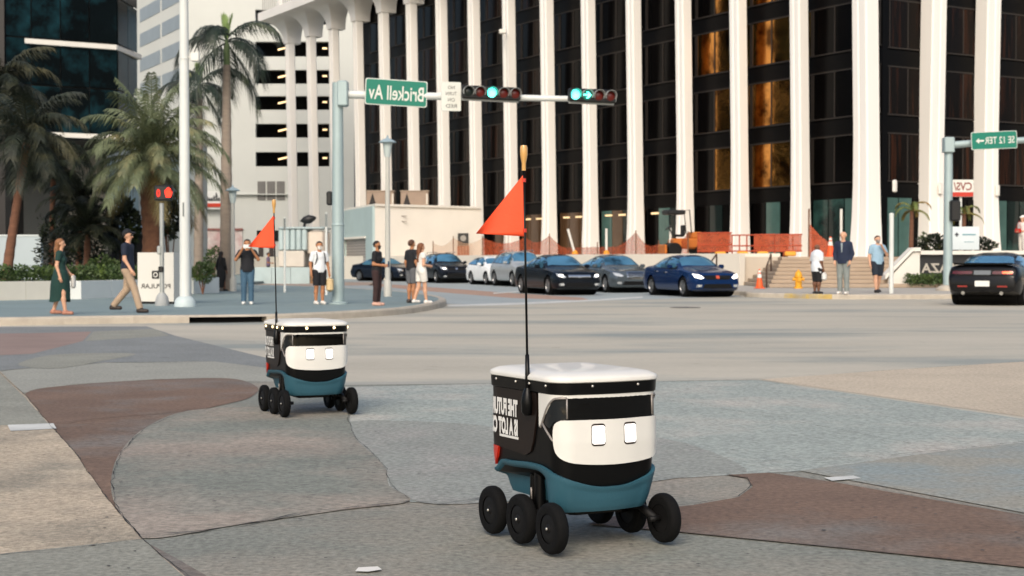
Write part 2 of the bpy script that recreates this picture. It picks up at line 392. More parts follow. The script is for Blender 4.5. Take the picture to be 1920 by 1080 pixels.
crack([(265, 1007), (360, 999), (450, 985), (560, 966), (640, 957), (765, 943)], .022, .038, .03)
crack([(0, 1044), (130, 1032), (268, 1015)], .014, .040, .02)
crack([(765, 941), (830, 948), (880, 941), (960, 926)], .016, .036)
crack([(648, 760), (655, 792), (668, 825), (702, 856), (724, 882), (728, 910), (765, 938)], .008, .034)
crack([(352, 771), (274, 802), (226, 848), (208, 905), (222, 962), (262, 1008)], .010, .034)
crack([(95, 796), (220, 784), (352, 771), (500, 763), (650, 758)], .014, .034, .02)
crack([(1240, 750), (1400, 776), (1600, 812), (1770, 846)], .012, .034)
crack([(1400, 868), (1640, 858), (1770, 846), (1920, 830), (2100, 812)], .012, .034)
crack([(1236, 718), (1420, 711), (1660, 696), (1920, 679)], .018, .034)
crack([(1275, 1000), (1600, 1032), (1920, 1066)], .010, .034)
crack([(1100, 958), (1300, 948), (1385, 934), (1412, 914), (1400, 898), (1362, 892)], .011, .034)
crack([(1440, 888), (1560, 905), (1750, 939), (1920, 968)], .008, .034)
crack([(0, 700), (50, 745), (95, 800), (140, 850), (185, 915), (225, 968), (262, 1010), (300, 1043), (360, 1090)], .012, .034, .008)
crack([(48, 738), (140, 722), (300, 712), (430, 710)], .010, .034)
crack([(1470, 663), (1600, 660), (1680, 657)], .03, .034, .02)
crack([(70, 940), (110, 937)], .010, .036)
for _i in range(26):
    x = random.uniform(-100, 2000); y = random.uniform(600, 700) ** 1.0
    crack([(x, y), (x + random.uniform(8, 40), y + random.uniform(-1, 1))], .03, .0385, .02, 'road_scuff')

mh = thing('manhole_cover', 'round dark iron manhole cover in the road before the blue sedan', 'manhole', G(1285, 577, .002))
b = MB(); b.lathe([(.40, 0), (.40, .008), (.36, .010)], 24); b.build('ring', mat('iron ring', '#6d6a63', .7, var=.2), mh)
b = MB(); b.lathe([(.355, 0), (.355, .012), (.30, .013)], 24); b.build('lid', mat('dark iron', '#4c4a46', .7, var=.2), mh)
# small gum spots and oil specks trodden into the near paving
b = MB(); _r = random.Random(12)
for _i in range(130):
    c = G(_r.uniform(0, 1920), 720 + 350 * _r.random() ** .8); rr = _r.uniform(.004, .013); a0 = _r.random() * 6
    b.add([(c.x + rr * _r.uniform(.6, 1.2) * math.cos(a0 + k * .9), c.y + rr * _r.uniform(.6, 1.2) * math.sin(a0 + k * .9), .0118) for k in range(7)], [tuple(range(7))])
o = b.build('pavement_specks', mat('dark gum', '#4a4845', .9, var=.3), recalc=False); tag(o, 'dark gum spots and specks scattered over the near paving', 'stains', None, 'stuff')
# kerb and corner sidewalk (left)
KZ = .15
kpx = [(-260, 613), (0, 611), (120, 609), (250, 606.5), (355, 606), (500, 604), (600, 600), (700, 594), (770, 588), (815, 580), (836, 573), (832, 567), (800, 560), (740, 553), (640, 546), (520, 541), (440, 540)]
kp = catmull([G(x, y, 0) for x, y in kpx], 8)
def offset_line(pts, w):
    out = []
    for i, p in enumerate(pts):
        d = (pts[min(i + 1, len(pts) - 1)] - pts[max(i - 1, 0)]).normalized(); out.append(p + Vector((-d.y, d.x, 0)) * w)
    return out
kin = offset_line(kp, .22)
i0 = 8 * 4; i1 = 8 * 5
poly = [(p.x, p.y) for p in kin] + [(-16, 128), (-70, 128), (-70, 26)]
b = MB(); b.prism(poly, -.05, KZ); struct(b.build('sidewalk_corner', M_walk))
kerb = bpy.data.objects.new('kerb', None); COL.objects.link(kerb); struct(kerb)
def kerb_piece(a, c, z0=-.02, name='kerb_stone', lines=(kp, kin), m=M_kerb, parent=None):
    A, B = lines; b = MB(); rings = []
    for i in range(a, c + 1):
        d = (B[i] - A[i]).normalized()
        rings.append([Vector((A[i].x, A[i].y, z0)), Vector((A[i].x, A[i].y, KZ - .03)) + d * .012, Vector((A[i].x, A[i].y, KZ + .004)) + d * .045,
                      Vector((B[i].x, B[i].y, KZ + .004)), Vector((B[i].x, B[i].y, z0))])
    b.loft(rings, True, True); return b.build(name, m, parent, 30)
for a, c in [(k, min(k + 4, len(kp) - 1)) for k in range(0, len(kp) - 1, 4)]:
    if i0 <= a < i1: continue
    kerb_piece(a, c, parent=kerb)
# storm drain inlet: lintel over a dark slot
drain = thing('storm_drain', 'long black kerb inlet slot below the sidewalk behind the smaller robot', 'storm drain')
kerb_piece(i0, i1, KZ - .035, 'lintel', parent=drain)
b = MB()
rings = []
kb2 = offset_line(kp, .217)
for i in range(i0, i1 + 1): rings.append([Vector((kb2[i].x, kb2[i].y, -.02)), Vector((kb2[i].x, kb2[i].y, KZ - .037)), Vector((kin[i].x, kin[i].y, KZ - .037)), Vector((kin[i].x, kin[i].y, -.02))])
b.loft(rings, True, True); b.build('slot', mat('dark drain', '#0a0908', .95, var=0), drain)
b = MB(); rings = []
kb3 = offset_line(kp, -.02)
for i in range(i0, i1 + 1): rings.append([Vector((kb3[i].x, kb3[i].y, .0125)), Vector((kb2[i].x, kb2[i].y, .0125)), Vector((kb2[i].x, kb2[i].y, .0145)), Vector((kb3[i].x, kb3[i].y, .0145))])
b.loft(rings, True, True); b.build('sump_floor', mat('dark drain', '#0a0908', .95, var=0), drain)

# far right sidewalk
kr = [(-6.5, 97), (-1.4, 82), (2.3, 70), (5.9, 58.5), (8.0, 52.6)]
kr = [Vector((x, y, 0)) for x, y in kr] + [G(1400, 557), G(1470, 559), G(1560, 561), G(1700, 561), G(1900, 560), G(2300, 558), G(3200, 552)]
kr = catmull(kr, 6); kr_in = offset_line(kr, .2)
poly = [(p.x, p.y) for p in kr_in] + [(60, 130), (-6, 130)]
b = MB(); b.prism(poly, -.05, KZ); struct(b.build('sidewalk_far', mat('pale concrete sidewalk', '#a7a298', .85, var=.12, vs=.6, fine=.08, fs=20)))
kerb2 = bpy.data.objects.new('kerb_far', None); COL.objects.link(kerb2); struct(kerb2)
M_kyel = mat('worn yellow kerb', '#b39a5a', .85, var=.2, vs=2, col2='#a29a8a', c2s=1.5)
for k in range(0, len(kr) - 1, 3):
    c = min(k + 3, len(kr) - 1); mid = kr[k]; pxm = 960 + FPX * mid.x / mid.y
    kerb_piece(k, c, lines=(kr, kr_in), parent=kerb2, m=M_kyel if (1440 < pxm < 1530 or 1740 < pxm < 1800) else M_kerb)

# ================================================================ office building with white columns
D0 = 75.0; C0 = Vector((665 / FPX * D0 + .43, D0 + .25, 0)); S1 = .067 * D0; e1 = Vector((-.509, .861, 0)); n1 = Vector((-.861, -.509, 0))
S2 = S1 * .80; e2 = Vector((.861, .509, 0)); n2 = Vector((.509, -.861, 0)); PZ = 1.4; UP = Vector((0, 0, 1))
M_col = mat('cream white concrete', '#e4e1da', .75, var=.04, vs=.35, bump=.1, bs=8, stretch=(1, 1, .25))
M_glass = mat('black office glass', '#070606', .16, var=.4, vs=.35, spec=.10, bump=.10, bs=.5)
M_glass2 = mat('brown office glass', '#0d0806', .2, var=.6, vs=.5, spec=.12, bump=.1, bs=.5, stretch=(3, 3, .2), col2='#2c170d', c2s=.9, c2lo=.5, c2hi=.65)
M_gold_refl = mat('gold mirror glass', '#c98f4c', .14, metal=1.0, var=.3, vs=.5, bump=1.0, bs=1.1, col2='#4f3318', c2s=.7, c2lo=.46, c2hi=.62)  # golden reflections on the office glass are put in as pane colour
M_span = mat('black spandrel', '#060505', .4, var=.2, spec=.10)
M_mull = mat('bronze mullion', '#2d2722', .5, metal=.3, var=.1)
M_lobby = mat('lobby glass', '#14201f', .12, var=.5, vs=.3, spec=.35, col2='#26403c', c2s=.3, c2lo=.5, c2hi=.6)
tower = thing('office_building', 'black glass office building behind a row of tall cream white columns', 'building', C0)
def toT(v): return v - C0
def column(base, e, n, w, d, ztop, lean=.018, flare=1.28, name='column'):
    b = MB(); rings = []
    for z, k in ((PZ, flare), (PZ + .8, 1 + (flare - 1) * .72), (PZ + 2, 1 + (flare - 1) * .40), (PZ + 3.6, 1 + (flare - 1) * .15), (PZ + 6, 1), (ztop, 1)):
        c = base + n * (lean * (z - PZ) + d / 2 * k) + UP * z; hw = w / 2 * k; hd = d / 2 * k; ch = .07
        pts = [(-hw + ch, -hd), (hw - ch, -hd), (hw, -hd + ch), (hw, hd - ch), (hw - ch, hd), (.10, hd), (.06, hd - .06), (-.06, hd - .06), (-.10, hd), (-hw + ch, hd), (-hw, hd - ch), (-hw, -hd + ch)]
        rings.append([toT(c + e * x + n * y) for x, y in pts])
    b.loft(rings, True, True); return b.build(name, M_col, tower, 30)
ZT = 21.6
for t in range(0, 16): column(C0 + e1 * S1 * t, e1, n1, .80 if t else 1.05, .70 if t else .9, ZT)
for t in range(1, 6): column(C0 + e2 * S2 * t - n2 * .6, e2, n2, 1.05, .9, ZT)
# flared capitals make the arches
def capital(base, e, n, w, d, s):
    b = MB(); rings = []
    for q in range(0, 9):
        a = q / 8 * math.pi / 2; k = 1 - math.cos(a); z = ZT - .1 + 2.2 * math.sin(a)
        hw = w / 2 + (s / 2 - w / 2) * k; out = d + .35 + 1.5 * k
        pts = [(-hw, -.2), (hw, -.2), (hw, out), (-hw, out)]
        rings.append([toT(base + e * x + n * (y + .0) + UP * z) for x, y in pts])
    b.loft(rings, True, True); return b.build('capital', M_col, tower, 30)
for t in range(0, 16): capital(C0 + e1 * S1 * t, e1, n1, .95, .8, S1 - .004)
b = MB(); o = C0
b.ext([(-3, -.3), (S1 * 15.5, -.3), (S1 * 15.5, 2.9), (-3, 2.9)], toT(C0), e1, n1, UP, ZT + 2.103, ZT + 2.9); b.build('balcony_slab', M_col, tower)
M_bal = mat('grey balusters', '#8e8b86', .6, var=.1)
for t in range(8, 16):
    b = MB()
    for i in range(9): b.box(toT(C0 + e1 * (S1 * (t - .5) + .5 + i * .5) + n1 * 2.6 + UP * (ZT + 3.8)), (.07, .07, 1.8))
    b.build('balustrade', M_bal, tower)
    b = MB(); b.box(toT(C0 + e1 * S1 * (t - .5) + n1 * 2.65 + UP * (ZT + 3.9)), (.5, .5, 2.0), math.atan2(e1.y, e1.x)); b.build('parapet_post', M_col, tower)
# glass walls: spandrels, window frames > panes
NB = 12.45
FL0, FLP, FLH = 5.3, 3.4, 2.45
b = MB(); b.ext([(0, 0), (S1 * NB, 0), (S1 * NB, .4), (0, .4)], toT(C0 - n1 * .50), e1, -n1, UP, PZ, ZT + 2); b.build('core_wall', M_span, tower)
b = MB(); b.ext([(0, 0), (S2 * 6, 0), (S2 * 6, .4), (0, .4)], toT(C0 - n2 * .50), e2, -n2, UP, PZ, ZT + 2); b.build('core_wall', M_span, tower)
b = MB(); b.ext([(0, 0), (14, 0), (14, .5), (0, .5)], toT(C0 + e1 * S1 * NB - n1 * .2), -n1, e1, UP, PZ, ZT + 2); b.build('end_wall', mat('navy wall', '#101b2c', .5, var=.15, vs=.3), tower)
def spandrels(e, n, L, ang):
    for k in range(0, 6):
        z = FL0 + FLP * k - (FLP - FLH) / 2 - .06
        b = MB(); b.box(toT(C0 + e * L / 2 - n * .42 + UP * z), (L, .10, FLP - FLH - .12), ang); b.build('spandrel_band', M_span, tower)
spandrels(e1, n1, S1 * NB - .1, math.atan2(e1.y, e1.x)); spandrels(e2, n2, S2 * 6, math.atan2(e2.y, e2.x))
def window_meshes(bay, ph, m):
    pw = (bay - .16) / 3 - .07; b = MB(); b.ext(rrect(-pw / 2, pw / 2, 0, ph, .10, 3), (0, 0, 0), (1, 0, 0), (0, 0, 1), (0, -1, 0), 0, .03)
    return pw, b
frames = {}
def glazing(e, n, S, bays, tagk):
    for i in range(bays):
        for k in range(0, 5):
            ang = math.atan2(e.y, e.x); org = C0 + e * S * i - n * .40 + UP * (FL0 + FLP * k)
            key = (tagk, 'frame')
            if key not in frames:
                b = MB()
                for q in range(4): b.box((.08 + q * (S - .16) / 3, 0, FLH / 2), (.07, .08, FLH))
                for z in (0, FLH): b.box((S / 2, -.003, z), (S, .08, .07))
                frames[key] = b.mesh('window_frame', M_mull)
            fr = link('window_frame', frames[key], tower, toT(org), ang)
            for q in range(3):
                m = M_glass
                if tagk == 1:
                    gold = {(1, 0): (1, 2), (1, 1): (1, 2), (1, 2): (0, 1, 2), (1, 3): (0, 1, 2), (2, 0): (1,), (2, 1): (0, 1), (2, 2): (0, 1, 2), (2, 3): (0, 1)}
                    if q in gold.get((i, k), ()): m = M_gold_refl
                    elif i >= 6 and random.random() < .45: m = M_glass2
                else: m = M_glass2 if q != 0 else M_glass
                mk = (tagk, m.name)
                if mk not in frames:
                    pw, pb = window_meshes(S, FLH - .1, m); frames[mk] = pb.mesh('pane', m); frames[(tagk, 'pw')] = pw
                link('pane', frames[mk], fr, (.08 + (q + .5) * (S - .16) / 3, 0.0, .05))
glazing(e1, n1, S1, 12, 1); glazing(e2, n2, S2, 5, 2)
def lobby(e, n, S, bays):
    ang = math.atan2(e.y, e.x)
    mats = [M_lobby, mat('tan lobby glass', '#4a3624', .2, var=.3, vs=.5), mat('teal lobby glass', '#3f5a55', .15, var=.3, vs=.5), M_glass]
    for i in range(bays):
        org = C0 + e * S * i - n * .36
        for q in range(4):
            m = mats[random.choice((0, 0, 2, 3, 3) if i < 4 else (1, 1, 2, 0, 3))]; w = (S - .2) / 4
            b = MB(); b.box((0, 0, 0), (w - .08, .04, 3.0)); ob = b.build('lobby_pane', m, tower)
            ob.location = toT(org + e * (.1 + (q + .5) * w) + UP * (PZ + 1.55)); ob.rotation_euler.z = ang
lobby(e1, n1, S1, 12); lobby(e2, n2, S2, 5)
# ceiling light strips seen through the lobby glass
M_lamp = mat('warm ceiling lamp', '#ffe2b0', .5, var=0, emit='#ffd9a0', es=.22)
for i in range(3, 7):
    for q in range(3):
        b = MB(); b.box((0, 0, 0), (.75, .05, .12)); ob = b.build('ceiling_lamp', M_lamp, tower)
        ob.location = toT(C0 + e1 * S1 * (i + .2 + q * .3) - n1 * .30 + UP * (PZ + 2.75)); ob.rotation_euler.z = math.atan2(e1.y, e1.x)
# wall lamps on the columns right of the corner
for t, e, n, w, d, dx in ((0, e2, n2, 1.15, .9, .30), (1, e2, n2, 1.15, .9, .1), (2, e2, n2, 1.15, .9, .30)):
    b = MB(); b.bbox((0, 0, 0), (.26, .16, .62), .05); ob = b.build('wall_lamp', mat('white lamp housing', '#d6d4cc', .5, var=.05), tower)
    ob.location = toT(C0 + e * (S2 * t + dx) + n * (d + (.20 if t == 0 else -.40)) + UP * 4.95); ob.rotation_euler.z = math.atan2(e.y, e.x)
# pole-mounted security camera on a column
t = 7; b = MB(); cb = C0 + e1 * S1 * t + n1 * 1.5
b.bbox((0, 0, 0), (.5, .35, .3), .04); ob = b.build('security_camera', mat('white lamp housing'), tower); ob.location = toT(cb + UP * 17.2 - e1 * .6)
b = MB(); b.tube([toT(cb + UP * 17.1 - e1 * .6), toT(cb + UP * 16.6 - e1 * .62 - n1 * .3), toT(cb + UP * 13.0 - e1 * .62 - n1 * .3)], .04); b.build('cable_conduit', mat('white lamp housing'), tower)

# podium and stairs
pa = Vector((10.1, 66, 0)); pl = pa + e1 * 70
podium = thing('podium', 'low white podium wall under the columns behind the parked cars', 'wall', pa)
poly = [(0, 0), ((pl - pa).x, (pl - pa).y), (34, 64), (34, 0)]
b = MB(); b.prism([(x, y) for x, y in poly], 0, PZ); b.build('base', mat('podium paving', '#b9ad9c', .8, var=.1, vs=.5), podium)
b = MB(); b.ext([(-.3, 0), (70, 0), (70, .3), (-.3, .3)], (0, 0, 0), e1, n1, UP, .0, PZ + .15); b.build('parapet', mat('white podium wall', '#d5cec0', .8, var=.06, vs=.5), podium)
st = thing('entrance_stairs', 'wide tan brick steps rising to the columns behind three waiting men', 'stairs', (10.1, 59.2, KZ))
M_step = mat('tan brick step', '#a4927e', .85, var=.12, vs=1.2, bump=.2, bs=20)
NS = 8; W = 10.2
for i in range(NS):
    h = (PZ - KZ) / NS; b = MB(); b.bbox((W / 2 + .1 + i * .11, (.82 * i + 6.77) / 2, h * i + h / 2), (W - i * .22, 6.77 - .82 * i, h - .004), .02); b.build('step', M_step, st)
# white cheek wall at left of stairs, stepped
b = MB(); b.box((.75, .16, (PZ + .15) / 2), (2.0, .28, PZ + .15)); b.build('parapet', mat('white podium wall'), podium)
def handrail(px, label):
    a = G(px, 556, KZ); x = a.x; rt = thing('handrail', label, 'handrail', (x, 59.0, KZ))
    b = MB(); b.tube([(0, 0, 0), (0, 0, .85), (0.05, .12, .92), (.9, 4.2, 1.35), (.93, 4.35, 1.3), (.93, 4.35, .45)], .035); b.build('rail', mat('dark bronze rail', '#4a3527', .5, metal=.4, var=.1), rt)
handrail(1447, 'bent bronze handrail on the steps beside the traffic cone')
handrail(1592, 'bent bronze handrail on the steps behind the man in navy jacket')
# wing wall, sign wall, hedge planter
ww = thing('sign_wall', 'low white wall with dark panel and pale letters behind the right traffic pole', 'wall', (0, 0, KZ))
M_wht = mat('white stucco', '#dcd8ce', .8, var=.06, vs=.8, bump=.15, bs=12)
xa = P(1664, 500, 60).x; xb = P(1722, 500, 60).x; xc = P(2010, 500, 60).x
b = MB(); b.ext([(xa, 0), (xb, 0), (xb, 1.42), (xb - .25, 1.42), (xa, .35)], (0, 60, 0), (1, 0, 0), (0, 0, 1), (0, 1, 0), -.2, .3); b.build('wing_wall', M_wht, ww)
b = MB(); b.ext([(xb - .3, 1.45), (xb + .02, 1.45), (xb + .02, 1.6), (xb - .3, 1.6), (xa - .15, .5), (xa - .15, .32)], (0, 60, 0), (1, 0, 0), (0, 0, 1), (0, 1, 0), -.3, .4); b.build('wing_coping', M_wht, ww)
b = MB(); b.box(((xb + xc) / 2, 60.2, .66), (xc - xb, .5, 1.32)); b.build('panel', mat('black sign panel', '#1b1d20', .4, var=.1), ww)
b = MB(); b.box(((xb + xc) / 2 + .02, 60.15, 1.40), (xc - xb, .85, .155)); b.build('coping', M_wht, ww)
text_obj('AD PLAZA', P(1846, 480, 60).x - P(1727, 480, 60).x, .38, (P(1786.5, 480, 60).x, 59.94, .78), (1, 0, 0), (0, 0, 1), mat('cream letters', '#b5afa2', .6, var=0), ww, .02)
b = MB(); b.box((P(1840, 480, 61.4).x, 61.5, 1.9), (1.35 * 1.0, .15, .95)); o = b.build('notice_board', mat('pale notice board', '#ccd6d8', .5, var=.03))
tag(o, 'white notice board with small dark emblem above the planter by the right pole', 'sign'); o.parent = None
o.location.z = KZ + .1; o.location.x = P(1811, 480, 61).x - P(1840, 480, 61.4).x
nb = o
b = MB(); cx = P(1840, 480, 61.4).x
b.box((cx - .25, 61.42, 2.05), (.16, .02, .05)); b.box((cx - .25, 61.418, 2.05), (.05, .02, .18)); b.build('emblem', mat('dark emblem', '#222233', .5, var=0), nb)
b = MB(); b.box((cx + .25, 61.42, 2.05), (.55, .02, .05)); b.box((cx + .25, 61.42, 1.75), (.4, .02, .02)); b.build('text_line', mat('teal emblem', '#5d8f9c', .5, var=0), nb)
b = MB(); b.box((cx, 61.6, 1.0), (.12, .1, 1.0)); b.build('stand', M_wht, nb)

# ================================================================ white utility building
box = thing('utility_building', 'small flat roofed white building with pale blue end and roller door', 'building')
A = P(703, 490, 96); B = P(902, 490, 101); Cc = P(643, 490, 106); Dd = B + (Cc - A); ZB = 4.75
b = MB(); b.prism([(A.x, A.y), (B.x, B.y), (Dd.x, Dd.y), (Cc.x, Cc.y)], 0, ZB); b.build('wall', mat('cream stucco wall', '#e2ddd2', .85, var=.06, vs=.4, bump=.15, bs=6), box)
ex = (A - Cc).normalized(); ex.z = 0; nx = Vector((ex.y, -ex.x, 0)); nx = nx if nx.y < 0 or nx.x < 0 else -nx
LW = (A - Cc).xy.length
cb0 = Vector((Cc.x, Cc.y, 0))
b = MB(); b.ext([(0, 0), (LW * .12, 0), (LW * .12, 2.75), (LW * .80, 2.75), (LW * .80, 0), (LW, 0), (LW, ZB), (0, ZB)], cb0, ex, UP, nx, .003, .16); b.build('blue_facing', mat('pale blue stucco', '#a9bcbb', .85, var=.07, vs=.4), box)  # end face coloured bluer than the other walls
b = MB()
for i in range(14): b.ext([(LW * .14, .06 + i * .19), (LW * .79, .06 + i * .19), (LW * .79, .22 + i * .19), (LW * .14, .22 + i * .19)], cb0, ex, UP, nx, .004, .05)
b.build('roller_door', mat('grey roller door', '#9a948e', .6, var=.08), box)
b = MB(); b.ext([(LW * .10, 0), (LW * .13, 0), (LW * .13, 2.72), (LW * .81, 2.72), (LW * .81, 2.85), (LW * .10, 2.85)], cb0, ex, UP, nx, .17, .26); b.build('door_frame', mat('cream stucco wall'), box)
b = MB(); b.prism([(A.x, A.y - .15), (B.x, B.y - .15), (Dd.x, Dd.y), (Cc.x - .15, Cc.y)], ZB + .002, ZB + .14); b.build('roof_edge', mat('white stucco'), box)
el = (B - A).normalized(); fn = Vector((el.y, -el.x, 0))
for z in (4.15, 3.8):
    b = MB(); b.box(A + el * 2.1 + fn * .03 + UP * (z - A.z), (.55, .05, .05)); b.build('wall_bracket', mat('grey bracket', '#8a8178', .6), box)
q = P(869, 450, 100.0); o_ = thing('wall_plaque', 'black plaque with pale round emblem on the white utility building', 'sign', (q.x, q.y - .5, 0))
b = MB(); b.box((0, 0, P(869, 449, 100).z), (.72, .06, .82)); b.build('board', mat('black board', '#191816', .5), o_)
b = MB(); b.ext([(.2 * math.cos(k * R(30)), .2 * math.sin(k * R(30))) for k in range(12)], (0, -.031, P(869, 447, 100).z), (1, 0, 0), UP, (0, -1, 0), 0, .012); b.build('emblem', mat('grey emblem', '#8b8780', .5), o_)
o_ = thing('timber_hoarding', 'small dark red timber panel under the black plaque', 'panel', (q.x, q.y - .45, 0))
for i in range(4):
    b = MB(); b.box((-.3 + i * .2, 0, P(869, 474, 100).z), (.19, .05, .95)); b.build('plank', mat('dark red plank', '#7c3a24', .8, var=.15), o_)
for px, nm in ((714, 'left'), (778, 'right')):
    p = P(px, 385, 101); hv = thing('air_conditioner', 'tan rooftop air conditioner with dark fan slot, %s on the white utility building' % ('left one' if nm == 'left' else 'right one'), 'air conditioner', (p.x, 101, ZB + .14))
    b = MB(); b.bbox((0, 0, .52), (1.85, 1.2, 1.0), .03); b.build('casing', mat('tan metal casing', '#8a7766', .6, var=.08), hv)
    b = MB(); b.ext([(-.75, .08), (-.25, .08), (-.5, .9)], (0, -.601, 0), (1, 0, 0), UP, (0, -1, 0), 0, .02); b.build('fan_slot', mat('dark slot', '#1a1512', .7), hv)
    b = MB(); b.box((.85, -.61, .5), (.12, .03, .7)); b.build('side_vent', mat('pale vent', '#c0b9ac', .6), hv)
    b = MB(); b.box((0, 0, 1.05), (1.95, 1.3, .05)); b.build('lid', mat('tan metal lid', '#a08f7c', .6), hv)
    for sx in (-.7, .7): b = MB(); b.box((sx, 0, .01), (.12, 1.1, .08)); b.build('skid', mat('grey skid', '#6c6a66'), hv)

# ================================================================ white garage tower
gt = thing('parking_garage', 'tall white parking garage with black openings behind the royal palm', 'building')
DG = 150.0; M_gar = mat('white garage concrete', '#c9cbc4', .85, var=.05, vs=.15, bump=.05)
def X(px, D): return (px - 960) / FPX * D
def Z(py, D): return P(960, py, D).z
xl, xr = X(345, DG), X(720, DG); rows = [(18, 46), (78, 106), (131, 157), (180, 206), (232, 258), (285, 312)]
zb = [(Z(b_, DG), Z(t_, DG)) for t_, b_ in rows]
x1_, x2_ = X(480, DG), X(618, DG)
def slab(name, x0, x1, z0, z1, y0, y1, m, parent): b = MB(); b.box(((x0 + x1) / 2, (y0 + y1) / 2, (z0 + z1) / 2), (x1 - x0, y1 - y0, z1 - z0)); return b.build(name, m, parent)
slab('wall', xl, x1_, 0, 48, DG, DG + .6, M_gar, gt); slab('wall', x2_, xr, 0, 48, DG, DG + .6, M_gar, gt)
zz = [0] + [v for p in sorted(zb) for v in p] + [48]
for i in range(0, len(zz), 2): slab('wall_band', x1_, x2_, zz[i], zz[i + 1], DG, DG + .6, M_gar, gt)
M_blk = mat('black opening', '#060606', .9, var=0)
M_tube = mat('warm tube lamp', '#ffe0b0', .5, var=0, emit='#ffd8a0', es=1.0)
for (z0, z1) in zb:
    slab('opening', x1_ - 2.5, x2_ + 2.5, z0 - .6, z1 + 1.4, DG + 2.6, DG + 2.8, M_blk, gt); slab('deck', x1_, x2_, z0 - .3, z0 - .002, DG + .602, DG + 5, M_span, gt)
    for px, w in ((531, 1.2), (608, .45)):
        b = MB(); b.box((X(px, DG), DG + .75, z0 + .62 * (z1 - z0)), (w, .12, .16), M=Matrix.Rotation(R(-14), 3, 'Y') if w > 1 else None); b.build('tube_lamp', M_tube, gt)
# receding face with strip windows
pR = Vector((xl, DG, 0)); pL = Vector((X(262, 165), 165, 0)); eL = (pL - pR); LL = eL.length; eL.normalize(); nL = Vector((eL.y, -eL.x, 0)); nL = nL if nL.y < 0 else -nL
b = MB(); b.ext([(0, 0), (LL + 9, 0), (LL + 9, 48), (0, 48)], pR + Vector((0, .3, 0)), eL, UP, -nL, 0, .5); b.build('side_wall', M_gar, gt)
M_strip = mat('grey strip window', '#8d9598', .35, var=.1, vs=.5)
for k in range(0, 9):
    z = Z(168, 158) + k * 2.72
    for a, c in ((.02, .46), (.50, .98)):
        b = MB(); b.ext([(LL * a, 0), (LL * c, 0), (LL * c, 1.45), (LL * a, 1.45)], pR + Vector((0, .3, z)), eL, UP, nL, -.02, .04); b.build('strip_window', M_strip, gt)
for k, px in enumerate((491, 509, 527)):
    slab('louvre_window', X(px - 7.5, DG), X(px + 7.5, DG), Z(375, DG), Z(340, DG), DG - .08, DG - .004, mat('grey louvre', '#6e6c68', .6, var=.2, vs=1), gt)
slab('ledge', X(385, DG), X(545, DG), Z(364, DG) - .08, Z(364, DG) + .02, DG - .35, DG - .003, M_gar, gt)
slab('service_opening', X(482, DG), X(542, DG), Z(452, DG), Z(432, DG), DG - .1, DG - .004, M_blk, gt)
for k, px in enumerate((485, 505, 525)): slab('service_door', X(px, DG), X(px + 9, DG), Z(486, DG), Z(458, DG), DG - .1, DG - .004, mat('dark service door', '#3a3330', .6), gt)
slab('shop_window', X(384, DG), X(455, DG), Z(484, DG), Z(432, DG), DG - .12, DG - .004, mat('pink poster glass', '#c3a19c', .4, var=.25, vs=.6, col2='#d8cfc8', c2s=.5), gt)
slab('shop_window_head', X(383, DG), X(456, DG), Z(432, DG) + .003, Z(430, DG) + .1, DG - .25, DG - .004, mat('dull red strip', '#8d5b53', .6), gt)
shop = thing('shop_sign', 'white shop sign with dark script and red strip beside the royal palm trunk', 'sign')
slab('board', X(368, 149), X(414, 149), Z(392, 149), Z(358, 149), 149.3, 149.6, mat('white sign board', '#dedfda', .6, var=.03), shop)
slab('red_strip', X(372, 149), X(414, 149), Z(388, 149), Z(381, 149), 149.2, 149.297, mat('red strip', '#c43a22', .5, var=.05), shop)
b = MB(); random.seed(3)
for i in range(9):
    x = X(374 + i * 4.4, 149); z = Z(376, 149); h = random.choice((.3, .35, .8, .5)); b.tube([(x, 149.25, z), (x + .09, 149.25, z + h * .6), (x + .02, 149.25, z + h), (x - .05, 149.25, z + h * .5), (x + .16, 149.25, z + .02)], .05, 5)
b.build('script', mat('dark script', '#2a3338', .6), shop)

# low shop building between the palms
sb = thing('shop_building', 'pale low shopfront building behind the date palm', 'building')
DS = 122.0; M_pale = mat('pale blue grey wall', '#b9c0be', .8, var=.08, vs=.3)
slab('wall', X(188, DS), X(366, DS), 0, Z(268, DS), DS, DS + 5, M_pale, sb)
slab('cornice', X(186, DS), X(368, DS), Z(268, DS) + .003, Z(262, DS), DS - .3, DS + 5, mat('white stucco'), sb)
for px in (200, 222, 244, 318, 340): slab('pane', X(px, DS), X(px + 17, DS), Z(402, DS), Z(300, DS), DS - .06, DS - .004, mat('pale shop glass', '#9fb3b8', .15, var=.2, vs=.4), sb)
slab('awning', X(192, DS), X(300, DS), Z(436, DS), Z(416, DS), DS - 1.2, DS - .004, mat('blue grey awning', '#8fa3b4', .7, var=.08), sb)
slab('doorway', X(194, DS), X(232, DS), KZ, Z(440, DS), DS - .08, DS - .004, mat('dark doorway', '#1a1817', .6), sb)
slab('doorway', X(250, DS), X(300, DS), KZ, Z(440, DS), DS - .08, DS - .004, mat('dark doorway'), sb)

